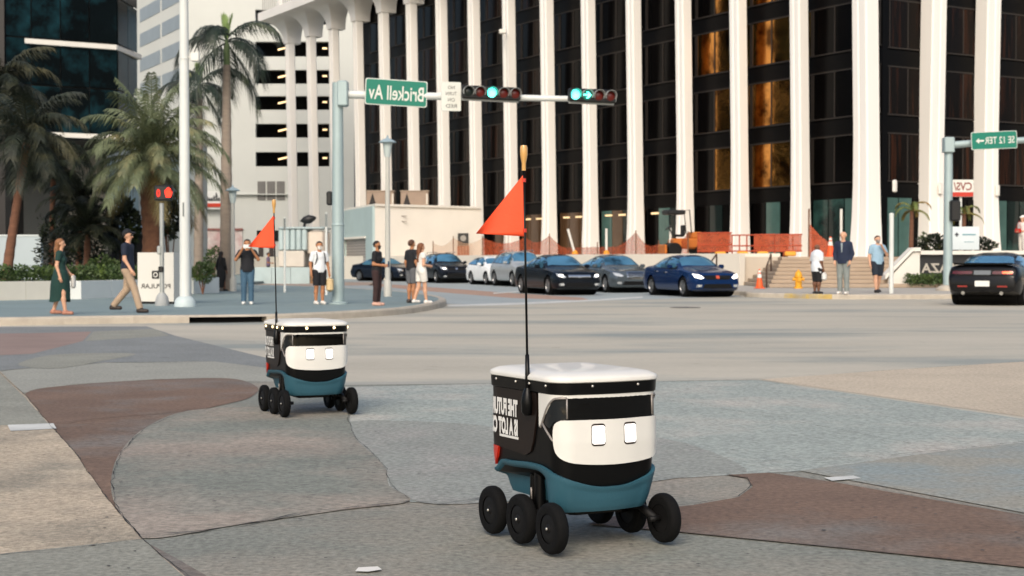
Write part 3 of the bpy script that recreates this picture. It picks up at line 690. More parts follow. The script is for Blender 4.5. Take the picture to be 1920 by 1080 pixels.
# ================================================================ dark glass tower (left)
dt = thing('glass_tower', 'dark teal glass tower with white bands at the left edge behind palms', 'building')
T0 = Vector((X(222, 100), 100, 0)); T1 = Vector((X(52, 97), 97, 0)); T2 = Vector((X(258, 104.5), 104.5, 0)); TL = T0 + (T1 - T0).normalized() * 15
M_dg = mat('dark teal glass', '#060c0e', .15, var=.5, vs=.25, spec=.05, col2='#15333a', c2s=.28, c2lo=.46, c2hi=.60, bump=.1, bs=.4)  # teal patches in the colour stand in for reflected buildings
M_dk = mat('black tower core', '#0a0b0c', .5, var=.1)
b = MB(); b.prism([((T0.x - .15), T0.y + .12), (T2.x - .2, T2.y), (T2.x - 6, T2.y + 12), (TL.x - 6, TL.y + 14), (TL.x, TL.y + .15)], 9.2, 34); b.build('core', M_dk, dt)
def tower_face(a, c, nw, z0, z1, nz):
    e = (c - a); L = e.length; e.normalize(); n = Vector((e.y, -e.x, 0)); n = n if n.y < 0 else -n
    me = {}
    for i in range(nw):
        for k in range(nz):
            w = L / nw; h = (z1 - z0) / nz
            if 'm' not in me:
                b = MB(); b.ext([(.04, .05), (w - .04, .05), (w - .04, h - .05), (.04, h - .05)], (0, 0, 0), e, UP, n, -.02, .03); me['m'] = b.mesh('glass_pane', M_dg)
            link('glass_pane', me['m'], dt, a + e * (w * i) + UP * (z0 + h * k) + n * .02)
tower_face(T0, TL, 8, 9.6, 34, 8); tower_face(T2, T0, 2, 9.6, 34, 8)
for py, th in ((90, .32), (258, .30)):
    z = Z(py, 100); b = MB(); d = (T0 - T1).normalized(); n = Vector((d.y, -d.x, 0)); 
    Ts = T1 if py < 200 else T1 + d * 1.6
    b.prism([(Ts.x, Ts.y - .35), (T0.x + .05, T0.y - .35), (T2.x + .35, T2.y), (T2.x, T2.y + .2), (T0.x, T0.y + .1), (Ts.x, Ts.y + .1)], z - th / 2, z + th / 2); b.build('white_band', mat('white stucco'), dt)
slab('lower_wall', X(128, 107), X(195, 107), 0, 9.15, 107, 108, mat('beige lower wall', '#8f877c', .8, var=.1, vs=.3), dt)
slab('lower_wall', X(45, 106), X(120, 106), 0, 6.8, 106, 106.9, mat('grey lower wall', '#5d5c58', .8, var=.1, vs=.3), dt)
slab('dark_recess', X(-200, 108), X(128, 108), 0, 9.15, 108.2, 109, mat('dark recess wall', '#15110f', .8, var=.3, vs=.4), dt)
slab('dark_pier', X(-60, 98), X(30, 98), 0, 34, 96.0, 97.2, mat('brown black recess', '#150f0c', .5, var=.5, vs=.4), dt)  # near-black slab stands for the dark recess at this end
# ================================================================ delivery robots
M_rwhite = mat('white robot shell', '#d3d1c9', .58, var=.05, vs=5, coat=.3)
M_rblack = mat('black robot shell', '#060606', .32, var=.1, vs=6, spec=.22)
M_rside = mat('dark brown vinyl wrap', '#1a120e', .38, var=.25, vs=5, spec=.3)
M_rteal = mat('teal robot tub', '#2b5563', .5, var=.08, vs=4, bump=.08, bs=60)
M_tyre = mat('black rubber', '#080808', .85, var=.15, vs=20, bump=.2, bs=60, spec=.2)
M_hub = mat('dark hub', '#0c0b0b', .6, var=.1, spec=.25)
M_trim = mat('grey trim', '#8c8680', .4, metal=.3, var=.05)
M_visor = mat('black visor glass', '#030303', .06, var=0, spec=.35)
M_quarter = mat('smoked quarter glass', '#15181a', .12, var=.4, vs=20)
M_bolt = mat('steel bolt', '#c9c5bc', .3, metal=.8, var=0)
M_eye = mat('lit white eye', '#ffffff', .5, var=0, emit='#fff6ea', es=.6)
M_red = mat('red reflector', '#c02a18', .35, var=.1, coat=.4)
M_flag = mat('orange red flag fabric', '#ee5028', .75, var=.06, vs=10, bump=.1, bs=60)
M_amber = mat('amber beacon lens', '#c99a58', .3, var=.1, coat=.5)
M_led = mat('lit warm lamp', '#fff0d0', .4, var=0, emit='#ffdca0', es=3.0)
M_txt = mat('white print', '#d9d8d2', .5, var=.05)

def plan_pts(a, yf, yr, rf, rr, n=160):
    # closed plan outline starting at front centre, going to +x; front at -y
    out = [Vector((0, -yf))]
    def arc(cx, cy, r, a0, a1, k=14): return [Vector((cx + r * math.cos(R(a0 + (a1 - a0) * i / k)), cy + r * math.sin(R(a0 + (a1 - a0) * i / k)))) for i in range(k + 1)]
    bul = .018
    fx = a - rf
    out += [Vector((fx * i / 6, -yf + bul * (i / 6) ** 2)) for i in range(1, 6)]
    out += arc(a - rf, -yf + bul + rf, rf, -90, 0)
    out += [Vector((a, (-yf + bul + rf) * (1 - i / 8) + (yr - rr) * i / 8)) for i in range(1, 8)]
    out += arc(a - rr, yr - rr, rr, 0, 90)
    out += [Vector(((a - rr) * (1 - i / 6), yr)) for i in range(1, 6)] + [Vector((0, yr))]
    half = out[:]; L = [0.0]
    for p, q in zip(half[:-1], half[1:]): L.append(L[-1] + (q - p).length)
    tot = L[-1]; res = []
    hn = n // 2; j = 0
    for i in range(hn + 1):
        s = tot * i / hn
        while j < len(L) - 2 and L[j + 1] < s: j += 1
        t = (s - L[j]) / max(L[j + 1] - L[j], 1e-9); res.append(half[j].lerp(half[j + 1], min(max(t, 0), 1)))
    return res            # hn+1 points from front centre to rear centre, +x side
HN = 80
_prof = [(.150, .212, .250, .275), (.175, .224, .264, .295), (.21, .232, .275, .315), (.27, .242, .288, .340), (.34, .247, .294, .352), (.45, .250, .296, .357), (.62, .250, .288, .357), (.70, .252, .290, .360)]
def prof(z):
    for p, q in zip(_prof[:-1], _prof[1:]):
        if z <= q[0] or q is _prof[-1]:
            t = min(max((z - p[0]) / (q[0] - p[0]), 0), 1.2); return [p[i] + (q[i] - p[i]) * t for i in (1, 2, 3)]
_cache = {}
def plan(z):
    k = round(z, 4)
    if k not in _cache: a, f, r = prof(z); _cache[k] = plan_pts(a, f, r, .085, .075, HN * 2)
    return _cache[k]
REFLEN = sum((q - p).length for p, q in zip(plan(.45)[:-1], plan(.45)[1:]))
def hull(s, z):          # s: signed arc length from the front centre on the reference outline (m)
    t = abs(s) / REFLEN * HN; t = min(t, HN - 1e-6); i = int(t); pl_ = plan(z); p = pl_[i].lerp(pl_[i + 1], t - i)
    return Vector((p.x if s >= 0 else -p.x, p.y, z))
def hull_n(s, z):
    e = .004; a = hull(s + e, z) - hull(s - e, z); n = Vector((a.y, -a.x, 0))
    return n.normalized()
def hpatch(name, poly, m, parent, off=.004, deep=.006, step=.025, smooth=40):
    v, f, be = patch2d(poly, step)
    top = [hull(a, b) + hull_n(a, b) * off for a, b in v]; bot = [hull(a, b) - hull_n(a, b) * deep for a, b in v]
    return shell_from(top, bot, f, be).build(name, m, parent, smooth)
def sm(e0, e1_, x):
    t = min(max((x - e0) / (e1_ - e0), 0), 1); return t * t * (3 - 2 * t)
def zb_edge(s):          # upper edge of the teal tub
    a = abs(s); z = .262 + (.345 - .262) * sm(.03, .40, a)
    z = z - .012 * sm(.45, .68, a) ; z -= .05 * sm(.70, .80, a); return z
def make_robot(label, loc, ang, lights):
    rb = thing('delivery_robot', label, 'robot', loc, ang, 'six wheeled delivery robots')
    ss = [REFLEN * (i / HN) for i in range(-HN, HN)]
    # upper body
    b = MB(); rings = []
    for k in range(13):
        ring = []
        for s in ss:
            z0 = zb_edge(s) - .02; z = z0 + (.672 - z0) * k / 12; p = hull(s, z); ring.append(p - hull_n(s, z) * .006)
        rings.append(ring)
    b.loft(rings, True, True); b.build('body', M_rblack, rb, 40)
    # teal tub with a rolled lip and set-in flanks
    b = MB(); rings = []
    for k in range(15):
        ring = []
        for s in ss:
            a = abs(s); zt = zb_edge(s); u = k / 14
            side = sm(.30, .42, a)
            z = zt + (.158 + .03 * side - zt) * max(u - .0, 0)
            lip = .012 if u < .08 else .012 * (1 - sm(.08, .25, u))
            ins = side * .045 * sm(.10, .34, u)
            ring.append(hull(s, max(z, .15)) + hull_n(s, max(z, .15)) * (.006 + lip * .35 - ins))
        rings.append(ring)
    rings.insert(0, [hull(s, zb_edge(s)) - hull_n(s, zb_edge(s)) * .01 for s in ss])
    b.loft(rings, False, True); b.build('tub', M_rteal, rb, 50)
    # lid and rim
    b = MB(); rings = []
    pl0 = [hull(s, .70) for s in ss]
    for z, g in ((.645, .003), (.649, .007), (.690, .009), (.696, .004)): rings.append([Vector((p.x, p.y, z)) + hull_n(s, .70) * g for p, s in zip(pl0, ss)])
    b.loft(rings, True, True); rim = b.build('rim', M_rblack, rb, 40)
    b = MB(); rings = []
    for z, g, sc in ((.693, .009, 1), (.697, .014, 1), (.708, .015, 1), (.716, .010, 1), (.722, 0, .985), (.729, 0, .93), (.735, 0, .80), (.739, 0, .5), (.740, 0, .15)):
        rings.append([Vector((p.x * sc, (p.y - .015) * sc + .015, z)) + hull_n(s, .70) * g for p, s in zip(pl0, ss)])
    b.loft(rings, True, True); b.build('lid', M_rwhite, rb, 40)
    # thin white band under the rim + white shoulders
    hpatch('white_band', [(-.36, .631), (.40, .631), (.40, .650), (-.36, .650)], M_rwhite, rb, .003, .01)
    for sg in (-1, 1):
        pts = [(.372, .645), (.372, .505), (.345, .525), (.30, .580), (.27, .618), (.245, .632), (.22, .645)]
        pts = [(x * sg, z) for x, z in pts]
        hpatch('white_shoulder', pts if sg < 0 else pts[::-1], M_rwhite, rb, .005, .01)
        # quarter window + trim
        q = [(.345, .523), (.305, .582), (.272, .617), (.25, .627), (.208, .628), (.208, .54), (.225, .54), (.262, .535), (.288, .505)]
        q = [(x * sg, z) for x, z in q]; hpatch('quarter_window', q, M_quarter, rb, .002, .01)
        b = MB(); b.tube([hull(x * sg, z) + hull_n(x * sg, z) * .005 for x, z in catmull([(.36, .503), (.345, .523), (.305, .584), (.272, .619), (.25, .630), (.208, .632)], 4)], .005, 6); b.build('trim_strip', M_trim, rb, True)
        b = MB(); b.tube([hull(x * sg, z) + hull_n(x * sg, z) * .005 for x, z in [(.345, .523), (.31, .494), (.275, .462), (.25, .44)]], .005, 6); b.build('trim_strip', M_trim, rb, True)
        b = MB(); b.tube([hull(x * sg, z) + hull_n(x * sg, z) * .005 for x, z in [(.208, .632), (.208, .59), (.208, .548)]], .004, 6); b.build('trim_strip', M_trim, rb, True)
    # visor and white face
    hpatch('visor', [(-.208, .54), (.208, .54)] + [(.208, .632), (-.208, .632)], M_visor, rb, .003, .01)
    face = catmull([(-.262, .515), (-.24, .538), (-.20, .542), (0, .541), (.20, .542), (.24, .538), (.262, .515), (.265, .46), (.255, .41), (.22, .378), (.15, .362), (0, .355), (-.15, .362), (-.22, .378), (-.255, .41), (-.265, .46)], 3, True)
    hpatch('face_panel', [(p[0], p[1]) for p in [(q.x, q.y) for q in [Vector((f[0], f[1])) for f in face]]], M_rwhite, rb, .010, .01, .02)
    for sx in (-.076, .076):
        ef = hpatch('eye', rrect(sx - .0315, sx + .0315, .434, .526, .014, 4), mat('dark brown bezel', '#2c2018', .4), rb, .0115, .004, .03)
        hpatch('eye_screen', rrect(sx - .029, sx + .029, .442, .518, .010, 4), M_eye, ef, .0135, .001, .03)
    # side wraps and lettering
    for sg in (-1, 1):
        w = [(.40, .643), (.90, .643), (.90, .392), (.50, .372), (.455, .392), (.43, .44), (.395, .56)]
        w = [(x * sg, z) for x, z in w]; wrap = hpatch('side_wrap', w, M_rside, rb, .002, .006, .03)
        rows = [('THE FUTURE', .265, .074, .562), ('IS A LOT CLOSER', .36, .074, .480), ('', .16, .010, .436)]
        for txt, wd, ht, zc in rows:
            if zc < .45:
                hpatch('small_print', [(sg * .56, zc - .005), (sg * .73, zc - .005), (sg * .73, zc + .005), (sg * .56, zc + .005)], M_txt, wrap, .004, .001, .03); continue
            v, f = text_tris(txt, wd, ht, .06, mirror=False); start = .56
            vv = [((-(start + wd / 2 + x)) if sg < 0 else (start + wd / 2 + (-x if False else x)), zc + z) for x, z in v]
            tb = MB(); tb.add([hull(a, z) + hull_n(a, z) * .0045 for a, z in vv], [t[::-1] for t in f])
            tb.build('lettering', M_txt, wrap, recalc=False)
        hpatch('rear_reflector', [(sg * .745, .385), (sg * .85, .385), (sg * .85, .30), (sg * .80, .30), (sg * .765, .335)], M_red, rb, .005, .01, .03)
    # rim lamps / bolts
    for s in (-.74, -.56, -.44, -.30, -.10, .12, .28, .44, .62):
        p = hull(s, .680) + hull_n(s, .680) * .010; n = hull_n(s, .680); Mx = n.to_track_quat('Z', 'Y').to_matrix()
        b = MB(); r = .010 if lights else .006
        b.lathe([(r, -.002), (r, .002), (r * .7, .005), (.001, .006)], 10, p, Mx); b.build('rim_lamp' if lights else 'bolt', M_led if lights else M_bolt, rb, True)
    # undercarriage
    b = MB(); b.bbox((0, .0, .165), (.28, .36, .07), .02); b.build('chassis', M_hub, rb)
    for sg in (-1, 1):
        x = .232 * sg
        b = MB(); b.tube([(x, -.255, .105), (x, -.13, .145), (x, .0, .125), (x, .13, .145), (x, .255, .105)], .018, 8); b.build('rocker_arm', M_hub, rb, True)
        b = MB(); b.tube([(.215 * sg, -.06, .13), (.215 * sg, -.055, .315)], .024, 10); b.tube([(.215 * sg, .0, .13), (.215 * sg, -.005, .315)], .017, 10); b.build('strut', M_rblack, rb, 40)
        b = MB(); b.tube([(.24 * sg, -.03, .19), (.243 * sg, -.03, .24)], .004, 8); b.build('damper_rod', M_trim, rb, True)
        for y in (-.26, 0.0, .262):
            wh = bpy.data.objects.new('wheel', None); COL.objects.link(wh); wh.parent = rb; wh.location = (.272 * sg, y, .105)
            Mx = Matrix.Rotation(R(90) * sg, 3, 'Y')
            if 'tyre%d' % sg not in _cache:
                t = MB(); t.lathe([(.060, -.024), (.088, -.026), (.099, -.022), (.1045, -.012), (.105, 0), (.1045, .012), (.099, .022), (.088, .026), (.060, .022)], 36, (0, 0, 0), Mx, False)
                h = MB(); h.lathe([(.062, -.02), (.062, .016), (.05, .021), (.02, .018), (.012, .024), (.001, .025)], 30, (0, 0, 0), Mx)
                bo = MB(); bo.lathe([(.007, .024), (.006, .029), (.001, .030)], 10, (0, 0, 0), Mx)
                _cache['tyre%d' % sg] = (t.mesh('tyre', M_tyre, 50), h.mesh('hub', M_hub, 40), bo.mesh('axle_bolt', M_bolt, True))
            for nm, me in zip(('tyre', 'hub', 'axle_bolt'), _cache['tyre%d' % sg]): link(nm, me, wh)
            b = MB(); b.tube([(.20 * sg, y, .105), (.25 * sg, y, .105)], .013, 10); b.build('axle', M_hub, rb, True)
    # flag on its whip
    p = hull(-.455, .62); px_, py_ = p.x - .012, p.y
    fl = bpy.data.objects.new('flag_mast', None); COL.objects.link(fl); fl.parent = rb; fl.location = (px_, py_, 0)
    b = MB(); b.lathe([(.016, .545), (.026, .56), (.028, .60), (.022, .635), (.016, .65), (.012, .66)], 14); b.build('mount', M_rblack, fl, 40)
    lean = -.018
    b = MB(); b.tube([(0, 0, .62), (0, 0, .70), (lean * .1, 0, .80)], [.011, .011, .009], 8); b.tube([(lean * .1, 0, .80), (lean * .5, 0, 1.15), (lean, 0, 1.58)], [.0055, .005, .0045], 8); b.build('whip', M_rblack, fl, True)
    b = MB(); b.lathe([(.009, 1.57), (.009, 1.60), (.011, 1.61), (.014, 1.625), (.016, 1.64), (.016, 1.665), (.013, 1.675), (.001, 1.677)], 14, (lean, 0, 0)); b.build('beacon', M_amber, fl, 40)
    # flag cloth, hangs towards image left whatever the robot heading
    ca, sa = math.cos(-ang), math.sin(-ang); dx = Vector((-ca, -sa, 0)); dn = Vector((-sa, ca, 0)) * -1
    b = MB(); vs = []; n = 12
    for i in range(n + 1):
        for j in range(n + 1):
            u = i / n; v = j / n
            z = 1.295 + .012 * u + v * (1 - u) * .262; x = u * .205
            wv = .012 * math.sin(u * 6 + v * 2) * u
            vs.append(Vector((lean * (z - .62), 0, z)) + dx * x + dn * wv)
    fs = [(i * (n + 1) + j, (i + 1) * (n + 1) + j, (i + 1) * (n + 1) + j + 1, i * (n + 1) + j + 1) for i in range(n) for j in range(n)]
    m2 = [v + dn * .0015 for v in vs]; N = len(vs)
    b.add(vs + m2, fs + [tuple(i + N for i in reversed(f)) for f in fs] + [(i, i + N, i + N + n + 1, i + n + 1) for i in range(0, N - n - 1, n + 1)])
    b.build('flag', M_flag, fl, True)
    b = MB()
    for z in (1.32, 1.53): b.lathe([(.008, -.008), (.008, .008)], 10, (lean * (z - .62), 0, z))
    b.build('flag_clip', M_red, fl)
    return rb
make_robot('larger nearer delivery robot with white lid, teal tub and orange flag', (.281, 6.41, .009), R(28), False)
make_robot('smaller farther delivery robot with glowing rim lamps and orange flag', (-1.615, 11.78, .006), R(26), True)
# ================================================================ cars
M_cglass = mat('car glass', '#5f95b2', .06, metal=.55, var=.25, vs=1.0, col2='#27485a', c2s=1.1, c2lo=.48, c2hi=.66)  # blue base colour stands in for sky mirrored in the windows
M_ctrim = mat('black car trim', '#050505', .55, var=.1, spec=.25)
M_chrome = mat('chrome', '#c8c8c6', .18, metal=1.0, var=.05)
M_lens = mat('headlamp lens', '#cfd3d2', .12, metal=.5, var=.15, vs=8, coat=1)
M_lit = mat('lit headlamp', '#ffffff', .3, var=0, emit='#fff2dc', es=3.0)
M_amb = mat('amber lens', '#c56a1c', .3, var=.1)
M_tail = mat('dark red tail lens', '#4c0d0a', .2, var=.1, coat=1)
M_taillit = mat('lit tail lens', '#ff5030', .3, var=0, emit='#ff4a26', es=3.5)
M_alloy = mat('alloy rim', '#8c8d8e', .3, metal=.8, var=.1)
M_plate = mat('white plate', '#d7d8d2', .5, var=.03)
def smooth_profile(pts, n=130):
    xs = np.array([p[0] for p in pts]); zs = np.array([p[1] for p in pts])
    X_ = np.linspace(xs[0], xs[-1], n); Zl = np.interp(X_, xs, zs); k = np.array([1, 2, 3, 4, 3, 2, 1.]); k /= k.sum()
    Zp = np.concatenate([[Zl[0]] * 3, Zl, [Zl[-1]] * 3]); return X_, np.convolve(Zp, k, 'valid')
WCACHE = {}
def wheel_parts(r, w, side, style):
    key = (r, w, side, style)
    if key in WCACHE: return WCACHE[key]
    Mx = Matrix.Rotation(R(90) * side, 3, 'Y'); h = w / 2; ri = r * .66
    t = MB(); t.lathe([(ri, -h * .9), (r * .9, -h), (r * .97, -h * .85), (r, -h * .5), (r, h * .5), (r * .97, h * .85), (r * .9, h), (ri + .01, h * .92), (ri, h * .7)], 32, (0, 0, 0), Mx, False)
    rim = MB(); rim.lathe([(ri + .005, h * .3), (ri + .008, h * .9), (ri - .012, h * .88), (ri - .03, h * .55), (ri - .03, h * .1)], 32, (0, 0, 0), Mx, False)
    rim.lathe([(.075, h * .1), (.07, h * .72), (.03, h * .78), (.001, h * .78)], 16, (0, 0, 0), Mx)
    ns = 5 if style != 'many' else 9
    for k in range(ns):
        a = 2 * math.pi * k / ns + .3; c, s_ = math.cos(a), math.sin(a); wd = .055 if ns == 5 else .026; q = []
        for rr, ww, zz in ((.04, wd * 1.2, h * .66), (ri - .02, wd * .8, h * .78), (ri - .02, wd * .8, h * .55), (.04, wd * 1.2, h * .35)):
            for sgn in (-1, 1): q.append(Mx @ Vector((rr * c - sgn * ww * s_, rr * s_ + sgn * ww * c, zz)))
        rim.add(q, [(0, 1, 3, 2), (2, 3, 5, 4), (4, 5, 7, 6), (6, 7, 1, 0), (0, 2, 4, 6), (1, 7, 5, 3)])
    back = MB(); back.lathe([(ri, -h * .2), (ri, h * .05), (.001, h * .05)], 24, (0, 0, 0), Mx)
    WCACHE[key] = (t.mesh('tyre', M_tyre, 40), rim.mesh('rim', M_alloy if style != 'dark' else mat('dark alloy', '#2a2a2b', .35, metal=.7), 30), back.mesh('brake_disc', M_ctrim))
    return WCACHE[key]
CG = 'cars waiting in the side street'
def make_car(label, loc, ang, col, L=4.6, Wd=1.8, H=1.44, kind='sedan', lit=False, lamp='thin', group=CG, name='parked_car', grille='bar', rough=.25, metal=.0, plate=False, far=False):
    car = thing(name, label, 'car', loc, ang, group); hw = Wd / 2; f0 = -L / 2
    paint = mat('car paint ' + str(col), col, rough, metal=metal, var=.03, vs=.6, coat=(.12 if sum(lin(col)) < .06 else .4), spec=.25)
    # profile along y (front = -L/2): top line and belt line
    if kind == 'sedan':
        top = [(0, .60), (.03, .73), (.12, .81), (.5, .89), (1.1, .97), (1.32, 1.01), (1.95, H - .06), (2.35, H), (2.9, H - .01), (3.3, H - .09), (L - .75, 1.08), (L - .2, 1.03), (L - .05, .95), (L, .7)]
        belt = [(0, .56), (.12, .72), (.3, .78), (1.2, .90), (2.5, .93), (L - .7, .98), (L - .2, .98), (L, .66)]; gh = (1.30, L - .72)
    elif kind == 'coupe':
        top = [(0, .6), (.05, .74), (.2, .84), (1.5, 1.0), (1.75, 1.03), (2.45, H - .05), (2.8, H), (3.2, H - .02), (3.6, H - .12), (L - .75, 1.13), (L - .15, 1.10), (L - .03, 1.02), (L, .72)]
        belt = [(0, .56), (.3, .78), (1.6, .95), (3, .99), (L - .5, 1.04), (L - .1, 1.02), (L, .68)]; gh = (1.72, L - .72)
    elif kind == 'suv':
        top = [(0, .6), (.04, .80), (.15, .92), (1.05, 1.10), (1.2, 1.13), (1.8, H - .07), (2.2, H), (3.6, H - .02), (L - .35, H - .12), (L - .08, 1.15), (L, .75)]
        belt = [(0, .58), (.3, .85), (1.1, 1.02), (2.5, 1.06), (L - .3, 1.10), (L, .72)]; gh = (1.18, L - .1)
    else:  # hatch
        top = [(0, .55), (.04, .68), (.15, .80), (.95, .98), (1.15, 1.03), (1.85, H - .06), (2.2, H), (3.1, H - .03), (L - .4, H - .16), (L - .1, 1.05), (L, .7)]
        belt = [(0, .52), (.3, .74), (1.0, .92), (2.4, .98), (L - .3, 1.02), (L, .68)]; gh = (1.12, L - .12)
    ny = 130
    Y, ZT_ = smooth_profile(top, ny); _, ZB_ = smooth_profile(belt, ny)
    rw = .335 if kind != 'suv' else .37; wy = (.88 if kind != 'coupe' else .95, L - (.95 if kind != 'suv' else .9)); arch = rw + .06
    bot = .20 if kind != 'suv' else .26
    M_ = 15; NSEC = 34; verts = []; 
    for i in range(ny):
        y = Y[i]; u = y / L
        wx = hw * (1 - .16 * max(0, 1 - y / .55) ** 2.2 - .10 * max(0, 1 - (L - y) / .45) ** 2.2)
        zb_, zt = ZB_[i], max(ZT_[i], ZB_[i] + .01); row = []
        zlo = bot + .10 * max(0, 1 - y / .25) ** 2 + (.12 if kind != 'coupe' else .17) * max(0, 1 - (L - y) / (.25 if kind != 'coupe' else .9)) ** 1.5
        low = [(0, zlo), (wx * .80, zlo), (wx * .93, zlo + .03)]
        for k in range(9):
            t = k / 8; z = zlo + .06 + (zb_ - zlo - .06) * t; bul = 1 - .055 * (2 * t - .95) ** 2 - .02 * (t > .8) * (t - .8) * 5
            low.append((wx * (.985 * bul + .015), z))
        y0 = low[-1][0] - .025
        g = 1 if gh[0] - .1 < y < gh[1] + .1 else 0
        up = []
        for k in range(1, 15):
            ph = k / 14 * math.pi / 2
            yy = y0 * math.cos(ph) ** (.42 if g else .5); hgt = zt - zb_
            yy *= 1 - .20 * min(1, hgt / .5) * math.sin(ph) ** 1.0 * (1 if k < 14 else 0)
            up.append((yy if k < 14 else 0, zb_ + hgt * math.sin(ph) ** .9))
        row = low + up; verts.append(row)
    nsec = len(verts[0]); b = MB(); V = []; ringlen = 2 * nsec - 2
    for i in range(ny):
        r_ = verts[i]; full = [(x, z) for x, z in r_] + [(-x, z) for x, z in r_[-2:0:-1]]
        V.append([Vector((x, f0 + Y[i], z)) for x, z in full])
    # wheel arches
    for ring in V:
        for v in ring:
            if abs(v.x) < hw * .6: continue
            for w_ in wy:
                dy = v.y - (f0 + w_); dz = v.z - rw; d = math.hypot(dy, dz)
                if d < arch + .03 and d > arch - .035 and dz > -.14: v.y = f0 + w_ + dy * arch / d; v.z = rw + dz * arch / d
    fs = []
    def inside(v): return any(math.hypot(v.y - f0 - w_, v.z - rw) < arch + .002 for w_ in wy) and abs(v.x) > hw * .55
    for i in range(ny - 1):
        for j in range(ringlen):
            k = (j + 1) % ringlen; q = [V[i][j], V[i][k], V[i + 1][k], V[i + 1][j]]
            if all(inside(v) for v in q): continue
            fs.append((i * ringlen + j, i * ringlen + k, (i + 1) * ringlen + k, (i + 1) * ringlen + j))
    fs.append(tuple(range(ringlen))); fs.append(tuple((ny - 1) * ringlen + j for j in range(ringlen)))
    b.add([v for r_ in V for v in r_], fs); body = b.build('body', paint, car, 35)
    bm = bmesh.new(); bm.from_mesh(body.data); bvh = BVHTree.FromBMesh(bm); bm.free()
    for w_ in wy:
        b = MB(); b.tube([(-hw * .80, f0 + w_, rw + .03), (hw * .80, f0 + w_, rw + .03)], arch * .95, 20); b.build('wheel_well', M_ctrim, car)
    for w_ in wy:
        for sg in (-1, 1):
            wh = bpy.data.objects.new('wheel', None); COL.objects.link(wh); wh.parent = car; wh.location = ((hw - .115) * sg, f0 + w_, rw)
            for nm, me in zip(('tyre', 'rim', 'brake_disc'), wheel_parts(rw, .22, sg, 'five' if kind != 'coupe' else 'dark')): link(nm, me, wh)
    # glazing
    zr = lambda y: float(np.interp(y, Y, ZT_)); zbl = lambda y: float(np.interp(y, Y, ZB_))
    g0, g1 = gh
    # windscreen from above
    ys = [g0 + .10 + (.52) * k / 5 for k in range(6)]
    wl = hw * .74; wt = hw * .60
    cast_patch('windscreen', bvh, [(-wl, f0 + ys[0] + .06), (-wl * .5, f0 + ys[0]), (0, f0 + ys[0] - .02), (wl * .5, f0 + ys[0]), (wl, f0 + ys[0] + .06), (wt, f0 + ys[-1] + .04), (-wt, f0 + ys[-1] + .04)], 'top', M_cglass, car, .005, .01, .10)
    rg = (g1 - .62, g1 - .08) if kind in ('sedan', 'coupe') else (g1 - .26, g1 - .05)
    if kind in ('sedan', 'coupe'):
        cast_patch('rear_window', bvh, [(-wt, f0 + rg[0]), (wt, f0 + rg[0]), (wl * .95, f0 + rg[1]), (0, f0 + rg[1] + .03), (-wl * .95, f0 + rg[1])], 'top', M_cglass, car, .005, .01, .10)
    else:
        cast_patch('rear_window', bvh, [(-wt, H - .16), (wt, H - .16), (wl * .9, zbl(L - .2) + .05), (-wl * .9, zbl(L - .2) + .05)], 'rear', M_cglass, car, .005, .01, .10)
    for sd in ('side+', 'side-'):
        sgn = 1
        lo = lambda y: zbl(y) + .035
        hi = lambda y: max(lo(y) + .02, zbl(y) + (zr(y) - zbl(y)) * .80)
        ya, ym, yz = g0 + .42, (g0 + g1) / 2 + .02, g1 - (.42 if kind in ('sedan', 'coupe') else .30)
        def win(y0, y1): 
            n = 6; a = [(f0 + y0 + (y1 - y0) * i / n, lo(y0 + (y1 - y0) * i / n)) for i in range(n + 1)]; c = [(f0 + y1 - (y1 - y0) * i / n, hi(y1 - (y1 - y0) * i / n)) for i in range(n + 1)]
            return a + c
        if kind == 'coupe': segs = [(ya, yz)]
        elif kind == 'suv': segs = [(ya, ym - .1), (ym - .03, yz - .45), (yz - .38, yz)]
        else: segs = [(ya, ym - .04), (ym + .04, yz)]
        cast_patch('window_surround', bvh, [(f0 + ya - .16, lo(ya - .16) - .02)] + [(p_[0], p_[1] + (.035 if k_ >= 7 else -.025)) for k_, p_ in enumerate(win(ya - .05, yz + .05))], sd, M_ctrim, car, .003, .01, .12)
        for a_, c_ in segs: cast_patch('side_window', bvh, win(a_, c_), sd, M_cglass, car, .005, .01, .12)
        # door seam, handles, sill
        for yy in ([g0 + .35, ym, yz - .1] if kind != 'coupe' else [g0 + .35, yz - .35]):
            cast_patch('door_seam', bvh, [(f0 + yy, bot + .16), (f0 + yy + .012, bot + .16), (f0 + yy + .012, zbl(yy) - .01), (f0 + yy, zbl(yy) - .01)], sd, M_ctrim, car, .002, .004, .2)
        for yy in ([ym - .2, yz - .25] if kind != 'coupe' else [yz - .55]):
            cast_patch('door_handle', bvh, rrect(f0 + yy - .09, f0 + yy + .09, zbl(yy) - .13, zbl(yy) - .10, .012, 2), sd, M_chrome if metal else paint, car, .03, .0, .3)
    for sg in (-1, 1):
        b = MB(); b.bbox((sg * (hw + .06), f0 + g0 + .50, zbl(g0 + .5) + .10), (.20, .11, .14), .035); b.build('wing_mirror', paint, car, 40)
